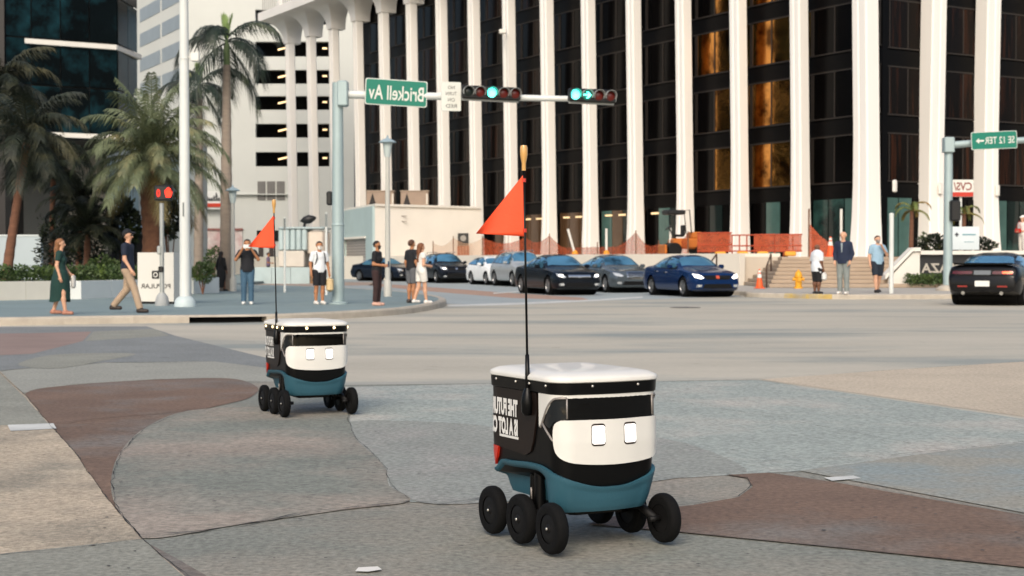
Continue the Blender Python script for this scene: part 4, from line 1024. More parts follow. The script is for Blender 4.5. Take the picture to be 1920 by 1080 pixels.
    if grille != 'rear':
        fz = .66 if kind != 'suv' else .78
        # grille, lower intake, lamps, plate
        if grille == 'tall':
            cast_patch('grille', bvh, rrect(-.36, .36, fz - .14, fz + .14, .06, 3), 'front', M_chrome, car, .012, .01, .1)
            for k in range(5): cast_patch('grille_bar', bvh, [(-.30, fz - .10 + k * .045), (.30, fz - .10 + k * .045), (.30, fz - .08 + k * .045), (-.30, fz - .08 + k * .045)], 'front', M_ctrim, car, .016, .004, .2)
        else:
            cast_patch('grille', bvh, [(-.42, fz - .07), (.42, fz - .07), (.50, fz + .06), (-.50, fz + .06)], 'front', M_ctrim, car, .008, .01, .12)
            if grille == 'chrome': cast_patch('grille_bar', bvh, rrect(-.42, .42, fz - .03, fz + .05, .02, 2), 'front', M_chrome, car, .014, .006, .12)
            cast_patch('badge', bvh, rrect(-.06, .06, fz - .04, fz + .05, .02, 2), 'front', mat('red badge', '#b0462c', .4) if grille == 'bar' else M_chrome, car, .018, .006, .1)
        cast_patch('intake', bvh, [(-.55, .30), (.55, .30), (.46, .44), (-.46, .44)] if kind != 'suv' else [(-.6, .36), (.6, .36), (.5, .55), (-.5, .55)], 'front', M_ctrim, car, .006, .01, .15)
        if plate: cast_patch('number_plate', bvh, rrect(-.15, .15, .44, .54, .01, 1), 'front', M_plate, car, .016, .004, .1)
        for sg in (-1, 1):
            lp = [(sg * .50, fz - .02), (sg * .60, fz - .05), (sg * (hw - .13), fz + .0), (sg * (hw - .10), fz + .11), (sg * .62, fz + .07)]
            cast_patch('headlamp', bvh, lp if sg > 0 else lp[::-1], 'front', M_lit if (lit == 'bright') else M_lens, car, .010, .01, .07)
            if lit: cast_patch('lamp_bulb', bvh, rrect(sg * .66 - .07, sg * .66 + .07, fz - .01, fz + .06, .03, 3), 'front', M_lit, car, .016, .002, .06)
            cast_patch('fog_lamp', bvh, rrect(sg * .66 - .09, sg * .66 + .09, .34, .42, .03, 3), 'front', M_lens if kind != 'suv' else M_lens, car, .008, .006, .06)
    else:
        cast_patch('tail_panel', bvh, rrect(-hw + .12, hw - .12, .80, .97, .05, 4), 'rear', M_ctrim, car, .008, .01, .1)
        for sg in (-1, 1):
            tl_ = cast_patch('tail_lamp', bvh, rrect(min(sg * .26, sg * (hw - .17)), max(sg * .26, sg * (hw - .17)), .845, .925, .03, 3), 'rear', M_tail, car, .014, .006, .1)
        # at the rear the image-right lamp is lit (local -x side when turned round)
        cast_patch('brake_light', bvh, rrect(-(hw - .19), -.52, .86, .91, .02, 3), 'rear', M_taillit, car, .018, .002, .08)
        cast_patch('centre_panel', bvh, rrect(-.22, .22, .83, .94, .02, 3), 'rear', mat('grey badge panel', '#5c6266', .4), car, .014, .004, .1)
        cast_patch('number_plate', bvh, rrect(-.19, .19, .52, .67, .012, 2), 'rear', M_plate, car, .012, .006, .1)
        for sg in (-1, 1): cast_patch('rear_reflector', bvh, rrect(sg * .52 - .13, sg * .52 + .13, .50, .54, .01, 2), 'rear', mat('red rear reflector', '#8c241a', .4), car, .010, .004, .1)
        cast_patch('rear_valance', bvh, [(-.75, .30), (.75, .30), (.68, .42), (-.68, .42)], 'rear', M_ctrim, car, .006, .01, .15)
        for sg in (-1, 1):
            b = MB(); b.tube([(sg * .5, L / 2 - .25, .34), (sg * .5, L / 2 + .02, .34)], .05, 12); b.build('exhaust', M_chrome, car, 40)
        b = MB(); b.ext([(-.02, 0), (.20, .0), (.22, .05), (.0, .03)], (-hw * .80, L / 2 - .28, 1.10), (0, 1, 0), (0, 0, 1), (1, 0, 0), 0, hw * 1.60); b.build('spoiler', M_ctrim, car)
    if kind == 'suv':
        for sg in (-1, 1): b = MB(); b.tube([(sg * hw * .56, f0 + 1.9, H + .0), (sg * hw * .57, f0 + 2.1, H + .04), (sg * hw * .57, f0 + 3.7, H + .03), (sg * hw * .56, f0 + 3.9, H - .03)], .018, 6); b.build('roof_rail', M_chrome, car, True)
    return car
make_car('blue sedan with chrome lamps turning out ahead of the other cars', (6.15, 51.7, .008), R(17), '#0a2750', L=4.6, H=1.42, lit='bright', plate=False, metal=.2)
make_car('black sedan with lit headlamps between silver sedan and silver utility car', (1.62, 54.6, .008), R(18), '#0a1018', L=4.85, H=1.45, lit=True, grille='chrome')
make_car('silver grey sedan with tall chrome grille between black and blue sedans', (3.95, 58.8, .008), R(17), '#5d666b', L=5.0, Wd=1.87, H=1.46, grille='tall', metal=.5)
make_car('silver sport utility car mostly hidden behind the black sedan', (.42, 71.5, .008), R(18), '#a9adae', L=4.6, Wd=1.85, H=1.68, kind='suv', metal=.3, grille='plain')
make_car('small white hatchback waiting behind the silver utility car', (-.95, 76.3, .008), R(21), '#e4e6e4', L=4.05, Wd=1.72, H=1.46, kind='hatch', grille='plain')
make_car('dark blue black sport utility car behind the couple', (-3.8, 83.4, .008), R(20), '#0b1018', L=4.7, Wd=1.9, H=1.66, kind='suv', lit=True, grille='plain')
make_car('dark blue sedan beside the roller door behind the woman in black', (-7.7, 90.5, .008), R(44), '#0d1623', L=4.7, H=1.43, grille='plain')
make_car('black coupe seen from behind with red tail lamp lit, turning right', (13.8, 42.2, .008), R(151), '#08080a', L=4.9, Wd=1.92, H=1.45, kind='coupe', grille='rear', group='cars crossing the junction', name='turning_car')
# ================================================================ poles, signals, signs
M_pole = mat('pale blue green galvanised steel', '#9fb0b0', .55, metal=.25, var=.08, vs=1.5)
M_white_pole = mat('off white pole', '#cfd2cd', .5, var=.06, vs=1.2)
M_green = mat('green sign sheet', '#0b735e', .5, var=.03)
M_signw = mat('white sign sheet', '#d2d3ca', .55, var=.04)
M_sigblk = mat('black signal housing', '#0d0d0c', .5, var=.1)
M_siggrey = mat('grey signal visor', '#9a9c98', .5, var=.1)
FR = Vector((1, 0, 0))
# tall signal pole with mast arm
b0 = G(634, 570, KZ); D = b0.y; sp = thing('signal_pole', 'pale blue green traffic signal pole with long mast arm over the corner', 'signal pole', b0)
ppm = FPX / D
def rel(px, py, dd=0.0): return P(px, py, D + dd) - b0
b = MB(); b.tube([(0, 0, 0), (0, 0, 2.5), (0, 0, rel(634, 155).z)], [.155, .145, .13], 16); b.build('pole', M_pole, sp, 40)
b = MB(); b.lathe([(.24, 0), (.24, .03), (.17, .06)], 16); b.build('base_plate', M_pole, sp, 40)
b = MB(); b.lathe([(.152, 0), (.158, .01), (.158, .05), (.152, .06)], 16, (0, 0, rel(634, 424).z)); b.build('collar', M_pole, sp, 40)
b = MB(); b.bbox(rel(643, 176, -.05), (.26, .34, .62), .03); b.build('arm_clamp', M_pole, sp)
arm = [rel(648, 177), rel(700, 178.5), rel(900, 182), rel(1155, 187)]
b = MB(); b.tube(arm, [.10, .098, .085, .06], 12); b.build('mast_arm', M_white_pole, sp, 40)
b = MB(); b.bbox(rel(618, 372, .1), (.14, .22, .34), .03); b.build('push_button_box', M_sigblk, sp)
# street name sign, turned a little
def flat_sign(name, label, cx, cy, w, h, ang, mface, mback, dd=-.22, r=.05, border=None, group=None):
    c = b0 + rel(cx, cy, dd); s = thing(name, label, 'sign', c, ang, group)
    b = MB(); b.ext(rrect(-w / 2, w / 2, -h / 2, h / 2, r, 3), (0, 0, 0), (1, 0, 0), UP, (0, -1, 0), -.012, .0); b.build('plate', mback, s)
    if border:
        b = MB(); b.ext(rrect(-w / 2 + .004, w / 2 - .004, -h / 2 + .004, h / 2 - .004, r, 3), (0, -.001, 0), (1, 0, 0), UP, (0, -1, 0), 0, .003); b.build('border', border, s)
    b = MB(); q = .022 if border else .004; b.ext(rrect(-w / 2 + q, w / 2 - q, -h / 2 + q, h / 2 - q, r, 3), (0, -.0045, 0), (1, 0, 0), UP, (0, -1, 0), 0, .003); b.build('face', mface, s)
    return s
s = flat_sign('street_name_sign', 'large green street name sign with mirrored white letters on the mast arm', 743, 174, 114 / ppm / .98, 49 / ppm, R(12), M_green, M_pole, border=M_signw)
s.rotation_euler.y = R(2.2)
text_obj('Brickell Av', 103 / ppm, 27 / ppm, (0, -.009, -.01), (1, 0, 0), UP, M_signw, s, .012)
s2 = flat_sign('turn_sign', 'white no turn sign in mirrored letters between street name and signal', 846, 181, 34 / ppm / .92, 54 / ppm, R(11), M_signw, M_pole, r=.03)
for k, t in enumerate(('NO', 'TURN', 'ON', 'RED')):
    text_obj(t, (.17 if len(t) < 3 else .27), .085, (0, -.009, .22 - k * .15), (1, 0, 0), UP, mat('dark sign print', '#3a3a38', .6), s2, .0)
M_gl = mat('lit green lens', '#9ffff0', .4, var=0, emit='#4ff2d8', es=2.6)
M_rd = mat('dark red lens', '#5a1208', .3, var=.15)
M_dkl = mat('dark lens', '#0e1a16', .3, var=.1)
M_gr = mat('dark green lens', '#0b5c50', .3, var=.1, emit='#12a08c', es=.25)
def signal(name, label, x0, x1, cy, cells, tilt=0.0):
    n = len(cells); c = b0 + rel((x0 + x1) / 2, cy, -.35); w = (x1 - x0) / ppm; cw = w / n; h = cw * 1.08
    s = thing(name, label, 'traffic signal', c, R(13)); s.rotation_euler.y = tilt
    b = MB(); b.bbox((0, .06, 0), (w, .18, h), .03); b.build('housing', M_sigblk, s)
    for i, k in enumerate(cells):
        x = -w / 2 + cw * (i + .5); Mx = Matrix.Rotation(R(90), 3, 'X')
        # open tunnel visor
        b = MB(); rings = []
        for yy in (-.03, -.19):
            rings.append([Vector((x + cw * .46 * math.cos(R(a)), yy - (0.0 if yy > -.1 else -.06 * (1 - math.sin(R(a))) * .5), cw * .46 * math.sin(R(a)))) for a in range(-30, 211, 12)])
        inner = [[Vector((x + (v.x - x) * .95, v.y, v.z * .95)) for v in r] for r in rings]
        b.loft(rings, closed=False); b.loft(inner, closed=False); n_ = len(rings[0])
        b.loft([rings[1], inner[1]], closed=False); b.build('visor', M_siggrey if k != 'G' else mat('teal lit visor', '#3d8f86', .5), s, 40)  # glow of the lit green lamp is painted into its visor colour
        b = MB(); b.lathe([(cw * .40, .03), (cw * .40, .035), (cw * .3, .055), (cw * .15, .066), (.001, .07)], 18, (x, 0, 0), Mx)
        lens = b.build('lens', {'G': M_gl, 'A': M_gr, 'R': M_rd, 'D': M_dkl}[k], s, 40)
        if k == 'A':
            b = MB(); b.ext([(-.10, -.02), (.02, -.02), (-.03, -.08), (.02, -.08), (.10, 0), (.02, .08), (-.03, .08), (.02, .02), (-.10, .02)], (x, -.072, 0), (1, 0, 0), UP, (0, -1, 0), 0, .004); b.build('arrow', M_gl, lens)
    b = MB(); b.box((0, .10, -h / 2 - .02), (w * .96, .06, .05)); b.build('bracket', M_siggrey, s)
signal('traffic_signal', 'five lamp horizontal traffic signal with its middle lamp lit green', 866, 977, 174, 'DRGRR', R(1.2))
signal('traffic_signal', 'four lamp horizontal traffic signal with green lamp and green arrow at arm end', 1066, 1156, 179, 'GARR', R(1.2))

# right traffic pole with arm and sign
b0 = G(1777, 545, KZ); D = b0.y; ppm = FPX / D
rp = thing('signal_pole', 'pale blue traffic pole with arm beside the black coupe at right', 'signal pole', b0)
b = MB(); b.tube([(0, 0, 0), (0, 0, rel(1777, 258).z)], [.165, .145], 16); b.build('pole', M_pole, rp, 40)
b = MB(); b.lathe([(.42, 0), (.42, .06), (.30, .16), (.18, .2)], 16); b.build('base_plate', M_kerb, rp, 40)
b = MB(); b.bbox(rel(1778, 272, -.05), (.36, .4, .55), .03); b.build('arm_clamp', M_pole, rp)
b = MB(); b.tube([rel(1785, 272), rel(1830, 268), rel(2000, 258), rel(2300, 244)], [.13, .12, .10, .07], 12); b.build('mast_arm', M_pole, rp, 40)
b = MB(); b.bbox(rel(1790, 395, -.2), (.36, .3, .75), .05); b.build('pedestrian_head', M_sigblk, rp)
s = flat_sign('street_name_sign', 'small green street name sign with arrow on the right pole arm', 1864, 263, 89 / ppm, 33 / ppm, R(6), M_green, M_pole, dd=-.25, border=M_signw); s.rotation_euler.y = R(-3)
text_obj('SE 12 TER', 58 / ppm, 13 / ppm, (.20, -.009, 0), (1, 0, 0), UP, M_signw, s, .01)
b = MB(); b.ext([(-.68, 0), (-.56, .1), (-.56, .03), (-.38, .03), (-.38, -.03), (-.56, -.03), (-.56, -.1)], (0, -.0085, 0), (1, 0, 0), UP, (0, -1, 0), 0, .003); b.build('arrow', M_signw, s)
# shop sign on facade
c = P(1802, 353, 66); s = thing('pharmacy_sign', 'white hanging sign with red letters and red bar behind the right pole', 'sign', c)
b = MB(); b.box((0, 0, 0), (1.05, .15, .75)); b.build('board', M_signw, s)
text_obj('CVS/', .8, .36, (.05, -.08, .08), (1, 0, 0), UP, mat('dark red letters', '#7d2a1c', .5), s, .02)
b = MB(); b.box((0, -.081, -.27), (1.03, .02, .19)); b.build('red_bar', mat('red sign bar', '#bb3320', .5), s)
b = MB(); b.tube([(0, .05, -.37), (0, .05, -c.z + PZ)], .06, 8); b.build('post', M_white_pole, s)

# white light pole, left
p0 = G(347, 575, KZ); D = p0.y; hp = thing('light_pole', 'tall white light pole with rounded base beside the pedestrian signal', 'light pole', p0)
b0 = p0
b = MB(); b.tube([(0, 0, 0), (0, 0, 4), (0, 0, 8.5)], [.125, .115, .095], 18); b.build('pole', M_white_pole, hp, 40)
b = MB(); b.lathe([(.25, 0), (.25, .03), (.235, .12), (.20, .19), (.135, .24)], 20); b.build('base_cover', mat('pale base cover', '#bcc9c9', .5), hp, 40)
b = MB(); b.lathe([(.112, 0), (.118, .01), (.118, .03), (.112, .04)], 18, (0, 0, rel(345, 112).z)); b.build('collar', M_white_pole, hp, 40)
b = MB(); b.box((-.005, -.118, rel(347, 393).z), (.03, .04, .32)); b.build('tag_plate', mat('grey tag', '#6f7674'), hp)
b = MB(); b.bbox(rel(366, 107), (.19, .14, .20), .015); b.tube([rel(352, 107), rel(362, 107)], .02); b.build('sensor_box', mat('white lamp housing'), hp)
# pedestrian signal
p0 = G(304, 573, KZ); b0 = p0; D = p0.y; ps = thing('pedestrian_signal', 'short grey pole with black pedestrian signal showing red hand and digits', 'pedestrian signal', p0)
b = MB(); b.tube([(0, 0, .0), (0, 0, rel(304, 381).z)], .052, 14); b.build('pole', mat('grey galvanised pole', '#a3a6a2', .5, metal=.3, var=.08), ps, 40)
b = MB(); b.lathe([(.17, 0), (.165, .10), (.13, .22), (.07, .30)], 18); b.build('base_cone', mat('grey base cone', '#9a9d9c', .6), ps, 40)
b = MB(); b.bbox(rel(307, 362), (.42, .2, .36), .03); b.build('housing', M_sigblk, ps)
M_hand = mat('lit red hand', '#ff2a10', .4, var=0, emit='#ff2408', es=1.6)
c = rel(316, 361, -.105)
b = MB(); hand = [(-.06, -.11), (.05, -.11), (.085, -.02), (.08, .03), (.06, .03), (.05, 0), (.05, .09), (.03, .1), (.02, .02), (.01, .12), (-.012, .12), (-.018, .02), (-.035, .10), (-.055, .095), (-.05, .01), (-.075, .06), (-.09, .05), (-.075, -.05)]
b.ext(hand, c, (1, 0, 0), UP, (0, -1, 0), 0, .008); b.build('hand_symbol', M_hand, ps)
text_obj('0', .085, .19, rel(297, 362, -.105), (1, 0, 0), UP, mat('lit red digit', '#d8200c', .4, var=0, emit='#ff2408', es=.7), ps, .03, name='digit')
b = MB(); b.bbox(rel(299, 469, -.02), (.10, .12, .20), .02); b.build('push_button', mat('grey galvanised pole'), ps)
b = MB(); b.bbox(rel(302, 505, -.03), (.12, .1, .14), .02); b.build('button_plate', M_sigblk, ps)
# lamp posts
def lamp_post(label, px, fy, topy, cap):
    p0 = G(px, fy, KZ); D_ = p0.y; h = (P(px, topy, D_) - p0).z
    lp = thing('lamp_post', label, 'lamp post', p0, 0, 'street lamp posts')
    b = MB(); b.tube([(0, 0, 0), (0, 0, h - .55)], [.085, .065], 12); b.build('post', mat('beige lamp post', '#b4b3aa', .55, var=.06), lp, 40)
    b = MB(); b.lathe([(.12, 0), (.12, .4), (.09, .5)], 12); b.build('base', mat('beige lamp post'), lp, 40)
    b = MB(); b.lathe([(.08, h - .58), (.10, h - .5), (.145, h - .16), (.15, h - .14)], 14); b.build('lantern', mat('pale lantern glass', '#b9c4c0', .3, var=.05), lp, 40)
    b = MB(); b.lathe([(.26, h - .15), (.265, h - .13), (.15, h - .06), (.05, h - .02), (.02, h + .06), (.001, h + .08)], 16); b.build('cap', mat('blue grey cap', '#8fa2a8', .5, var=.05), lp, 40)
lamp_post('lamp post with shallow cap behind the woman in black', 727, 556, 258, 1)
lamp_post('thin lamp post in the distance behind the man filming', 437, 546, 350, 1)
for px, fy, ty, lb in ((612, 553, 398, 'thin white sign post beside the tall signal pole'), (534, 548, 407, 'thin pale post behind the smaller robot flag')):
    p0 = G(px, fy, KZ); h = (P(px, ty, p0.y) - p0).z; o = thing('thin_post', lb, 'post', p0)
    b = MB(); b.tube([(0, 0, 0), (0, 0, h)], .04, 8); b.build('tube', M_white_pole, o, 40)
    b = MB(); b.box((0, -.03, h - .25), (.06, .03, .4)); b.build('edge_plate', mat('grey tag'), o)
p0 = G(1671, 550, KZ); o = thing('bollard_post', 'plain white post on the kerb right of the man in light blue shirt', 'post', p0)
h = (P(1671, 402, p0.y) - p0).z
b = MB(); b.tube([(0, 0, 0), (0, 0, h)], .075, 12); b.build('tube', M_white_pole, o, 40); b = MB(); b.lathe([(.08, h - .04), (.08, h + .02), (.03, h + .05)], 12); b.build('cap', M_white_pole, o, 40)

# hydrant and cones
p0 = G(1497, 541, KZ); hy = thing('fire_hydrant', 'yellow fire hydrant in front of the tan steps', 'fire hydrant', p0)
M_hyd = mat('yellow hydrant paint', '#d99a1e', .5, var=.1, vs=5)
b = MB(); b.lathe([(.18, 0), (.18, .05), (.13, .06), (.125, .42), (.16, .43), (.16, .48)], 16); b.build('barrel', M_hyd, hy, 40)
b = MB(); b.lathe([(.145, .48), (.14, .56), (.10, .64), (.05, .67), (.04, .72), (.001, .73)], 16); b.build('bonnet', M_hyd, hy, 40)
for a in (-90, 0, 180): b = MB(); b.lathe([(.06, .10), (.06, .19), (.075, .19), (.075, .22)], 12, (0, 0, .36), Matrix.Rotation(R(a), 3, 'Z') @ Matrix.Rotation(R(90), 3, 'Y')); b.build('nozzle', M_hyd, hy, 40)
M_cone = mat('orange cone plastic', '#e2581f', .6, var=.08); M_conew = mat('white cone collar', '#dad7cd', .5, var=.05)
def cone(label, p0, h=.75):
    o = thing('traffic_cone', label, 'traffic cone', p0, 0, 'orange traffic cones'); k = h / .75
    b = MB(); b.bbox((0, 0, .02), (.4 * k, .4 * k, .04), .02); b.build('foot', M_cone, o)
    b = MB(); b.lathe([(.15 * k, .04), (.035 * k, .74 * k), (.03 * k, .75 * k)], 16); b.build('body', M_cone, o, 40)
    b = MB(); b.lathe([(.095 * k, .42 * k), (.07 * k, .57 * k)], 16, cap=False); b.lathe([(.062 * k, .62 * k), (.049 * k, .70 * k)], 16, cap=False); b.build('collar', M_conew, o, 40)
cone('orange cone with white collars at the foot of the steps by the handrail', G(1424, 541, KZ))
cone('orange cone standing at the top of the steps near the columns', Vector((P(1557, 480, 66.4).x, 66.4, PZ)), .9)
# delineator posts
for px, ly, dd in ((1078, .35, 74), (1137, 0, 73), (1257, 0, 71)):
    p = P(px, 480, dd); o = thing('delineator_post', {1078: 'leaning white marker post with amber foot by the orange netting', 1137: 'upright pale marker post left of the blue sedan roof', 1257: 'upright pale marker post beside the orange machine'}[px], 'marker post', (p.x, p.y, PZ + .15), 0, 'marker posts on the podium')
    b = MB(); b.tube([(0, 0, 0), (-ly, 0, 1.25)], .06, 8); b.build('tube', M_conew, o, 40); b = MB(); b.lathe([(.16, 0), (.14, .12), (.06, .2)], 10); b.build('foot', mat('amber foot', '#d58a22', .6), o, 40)
# orange netting on posts along the podium
M_net = mat('orange plastic netting', '#a94a24', .7, var=.2, vs=3, alpha=.62)
M_net0 = mat('tan plastic netting', '#bd9472', .7, var=.2, vs=3, alpha=.4)
netp = [(812, 461, 455, 98), (850, 478, 446, 94), (905, 470, 446, 92), (985, 478, 445, 88), (1030, 478, 441, 84), (1090, 483, 468, 80), (1120, 483, 466, 78), (1192, 482, 435, 74), (1235, 483, 457, 72), (1290, 480, 437, 70)]
nf = thing('safety_netting', 'sagging orange safety netting strung between stakes along the podium', 'fence')
for (xa_, ya_, ta, da), (xb_, yb_, tb, db) in zip(netp[:-1], netp[1:]):
    b = MB(); n = 8; vs = []
    for i in range(n + 1):
        t = i / n; A_ = P(xa_ + (xb_ - xa_) * t, ya_ + (yb_ - ya_) * t, da + (db - da) * t); T_ = P(xa_ + (xb_ - xa_) * t, ta + (tb - ta) * t, da + (db - da) * t)
        sag = .35 * math.sin(math.pi * t); zb2 = PZ + .15; 
        for j in range(4): vs.append(Vector((A_.x, A_.y + .03 * math.sin(9 * t + j), zb2 + (max(T_.z - sag, zb2 + .4) - zb2) * j / 3)))
    b.add(vs, [(i * 4 + j, (i + 1) * 4 + j, (i + 1) * 4 + j + 1, i * 4 + j + 1) for i in range(n) for j in range(3)]); b.build('net_panel', M_net if xa_ > 900 else M_net0, nf, True)
for x_, y_, t_, d_ in netp:
    A_ = P(x_, y_, d_); T_ = P(x_, t_ - 3, d_); b = MB(); b.tube([(A_.x, A_.y - .03, PZ), (A_.x, A_.y - .03, max(T_.z, PZ + .8))], .035, 6); b.build('stake', mat('brown stake', '#6b4a34', .7), nf)
# orange barriers (right run)
bf = thing('barrier_fence', 'orange barrier panels with rails in front of the columns above the stairs wall', 'fence')
M_ob = mat('orange barrier mesh', '#b0502c', .65, var=.3, vs=4, alpha=.62)
for xa_, xb_, ta, da, db in ((1308, 1372, 437, 69.5, 68.5), (1372, 1414, 441, 68.5, 68), (1414, 1452, 440, 68, 67.5), (1452, 1504, 440, 67.5, 67)):
    A_ = P(xa_, ta, da); B_ = P(xb_, ta, db); z0 = PZ + .02; z1 = A_.z; e = (B_ - A_); e.z = 0; Lb = e.length; e.normalize(); n = Vector((e.y, -e.x, 0)); o3 = Vector((A_.x, A_.y, 0))
    if not 1372 <= xa_ < 1414:
        b = MB(); b.ext([(.03, z0 + .2), (Lb - .03, z0 + .2), (Lb - .03, z1 - .02), (.03, z1 - .02)], o3, e, UP, n, 0, .02); b.build('mesh_panel', M_ob, bf)
    for z in (z0 + .25, (z0 + z1) / 2, z1): b = MB(); b.tube([o3 + UP * z, o3 + e * Lb + UP * z], .035, 6); b.build('rail', mat('rust red rail', '#a3401f', .6), bf)
    for q in (0.0, .33, .66): b = MB(); b.tube([o3 + e * Lb * q - n * .05 + UP * z0, o3 + e * Lb * q - n * .05 + UP * (z1 + .03)], .035, 6); b.build('barrier_post', mat('rust red rail'), bf)
    b = MB(); b.bbox(o3 + e * (Lb - .5) - n * -.15 + UP * (z0 + .12), (.5, .3, .22), .05); b.build('ballast_bag', mat('amber bag', '#d99a35', .7), bf)
p = P(1537, 470, 68.5); o = thing('safety_netting', 'small red orange netting sheet hung between columns behind the man in navy jacket', 'netting', (p.x, p.y, PZ))
b = MB(); b.add([(-.5, 0, 0), (1.0, 0, 0), (.5, 0, .6), (.0, .05, 1.0), (-.45, 0, 1.5)], [(0, 1, 2, 3, 4)]); b.add([(-.5, .02, 0), (1.0, .02, 0), (.5, .02, .6), (.0, .07, 1.0), (-.45, .02, 1.5)], [(4, 3, 2, 1, 0)]); b.build('sheet', M_ob, o)
b = MB(); b.tube([(-.5, 0, 0), (-.5, 0, 2.2)], .04, 6); b.build('stake', mat('brown stake'), o)
b = MB(); b.tube([(1.0, .1, 0), (1.0, .1, 2.2)], .06, 6); b.build('stake', M_conew, o)
# small orange construction machine with roll frame
p = P(1282, 480, 71); cm = thing('construction_machine', 'small orange construction machine with black roll frame beside the netting', 'machine', (p.x, p.y, PZ + .02), R(12))
M_or = mat('orange machine paint', '#b3641f', .5, var=.12, vs=3)
b = MB(); b.bbox((.1, 0, .62), (1.5, 1.0, .5), .08); b.build('body', M_or, cm)
b = MB(); b.bbox((.55, 0, 1.0), (.6, .9, .35), .08); b.build('engine_cover', M_or, cm)
b = MB(); b.bbox((-.25, 0, 1.0), (.45, .5, .12), .04); b.bbox((-.05, 0, 1.25), (.1, .5, .5), .04); b.build('seat', M_sigblk, cm)
for y in (-.4, .4): b = MB(); b.tube([(-.55, y, .85), (-.6, y, 2.15), (.15, y, 2.2), (.25, y, 1.1)], .03, 8); b.build('roll_frame', M_sigblk, cm, True)
b = MB(); b.bbox((-.5, 0, 2.1), (.9, .95, .22), .05); b.build('canopy', M_sigblk, cm)
for x in (-.6, .75): 
    b = MB(); b.tube([(x, -.55, .33), (x, .55, .33)], .33, 18); b.build('roller', M_hub, cm, 40)
b = MB(); b.tube([(-.5, 0, 1.0), (-.75, 0, 1.35)], .025, 6); b.lathe([(.16, -.015), (.17, 0), (.16, .015)], 14, (-.77, 0, 1.37), Matrix.Rotation(R(-35), 3, 'Y')); b.build('steering_wheel', M_sigblk, cm)
b = MB(); b.bbox((-1.05, 0, .35), (.12, 1.1, .45), .04); b.build('blade', M_or, cm)

# ---------------------------------------------------------------- planters, walls on the left corner
M_plant = mat('white planter stucco', '#c9cecb', .85, var=.07, vs=.8, bump=.15, bs=10)
def wall_px(name, label, a, c, hpx, th, m, cat='wall'):
    A_ = G(*a, KZ); C_ = G(*c, KZ); h = (P(a[0], a[1] - hpx, A_.y) - A_).z; e = (C_ - A_); L_ = e.length; e.normalize(); n = Vector((e.y, -e.x, 0)); n = n if n.y < 0 else -n
    o = thing(name, label, cat, A_)
    return o, e, n, L_, h
o, e, n, L_, h = wall_px('planter_wall', 'long low white planter wall behind the walking woman', (-60, 565), (150, 560), 36, .5, M_plant)
k = 4
for i in range(k):
    b = MB(); b.ext([(L_ * i / k + .006, 0), (L_ * (i + 1) / k - .006, 0), (L_ * (i + 1) / k - .006, h), (L_ * i / k + .006, h)], (0, 0, 0), e, UP, n, -.35, 0); b.build('wall_panel', mat('cream planter stucco', '#d3cfc2', .85, var=.07, vs=.8, bump=.15, bs=10), o)
o, e, n, L_, h = wall_px('planter_wall', 'low white planter wall between walking woman and the man in beige trousers', (152, 561), (262, 556), 34, .5, M_plant)
for i in range(2):
    b = MB(); b.ext([(L_ * i / 2 + .006, 0), (L_ * (i + 1) / 2 - .006, 0), (L_ * (i + 1) / 2 - .006, h), (L_ * i / 2 + .006, h)], (0, 0, 0), e, UP, n, -.35, 0); b.build('wall_panel', M_plant, o)
o, e, n, L_, h = wall_px('screen_wall', 'tall plain white wall behind the leaning palm trunk at left', (-80, 534), (77, 534), 91, .3, M_plant)
b = MB(); b.ext([(0, 0), (L_, 0), (L_, h), (0, h)], (0, 0, 0), e, UP, n, -.3, 0); b.build('panel', mat('blue white wall', '#a6b0b2', .85, var=.05, vs=.4), o)
b = MB(); b.ext([(0, h + .003), (L_ + .03, h + .003), (L_ + .03, h + .07), (0, h + .07)], (0, 0, 0), e, UP, n, -.33, .03); b.build('coping', M_plant, o)
# square sign planter
p0 = G(292, 570, KZ); sgn = thing('sign_planter', 'white square planter box with black emblem and mirrored lettering', 'planter', p0, R(-14))
ppm = FPX / p0.y; w = 74 / ppm; h = 92 / ppm
b = MB(); b.box((0, w / 2, h / 2 + .06), (w, w, h)); b.build('box', mat('white planter box', '#cdcbc2', .7, var=.05, vs=1), sgn)
b = MB(); b.box((0, w / 2, .03), (w - .1, w - .1, .06)); b.build('plinth', M_sigblk, sgn)
text_obj('POPULAR', .80, .115, (0, -.002, .44), (1, 0, 0), UP, mat('black lettering', '#1d1c1b', .6, var=0), sgn, .01)
b = MB(); q = (0, -.002, .72)
for s_ in (1,):
    o4 = rrect(-.10, .10, -.10, .10, .03, 3); 
    b.ext(o4, q, (1, 0, 0), UP, (0, -1, 0), 0, .004); em = b.build('emblem', mat('black lettering'), sgn)
b = MB(); b.ext([(.065 * math.cos(R(30 * k)), .065 * math.sin(R(30 * k))) for k in range(12)], (0, -.007, .72), (1, 0, 0), UP, (0, -1, 0), 0, .003); b.build('emblem_ring', mat('white planter box'), em)
b = MB(); b.ext([(.04 * math.cos(R(30 * k)), .04 * math.sin(R(30 * k))) for k in range(12)], (0, -.011, .72), (1, 0, 0), UP, (0, -1, 0), 0, .003); b.build('emblem_dot', mat('black lettering'), em)
o, e, n, L_, h = wall_px('planter_wall', 'small white planter box right of the tall white light pole', (363, 551), (411, 549), 30, .5, M_plant)
b = MB(); b.ext([(0, 0), (L_, 0), (L_, h), (0, h)], (0, 0, 0), e, UP, n, -1.0, 0); b.build('box', M_plant, o)
b = MB(); b.ext([(.05, 0), (L_ - .05, 0), (L_ - .05, .02), (.05, .02)], (0, 0, h), e, -n, UP, 0, .9) if False else b.box(e * L_ / 2 - n * .5 + UP * (h + .01), (L_ - .1, .85, .03), math.atan2(e.y, e.x)); b.build('soil', mat('dark soil', '#2a221b', .95), o)
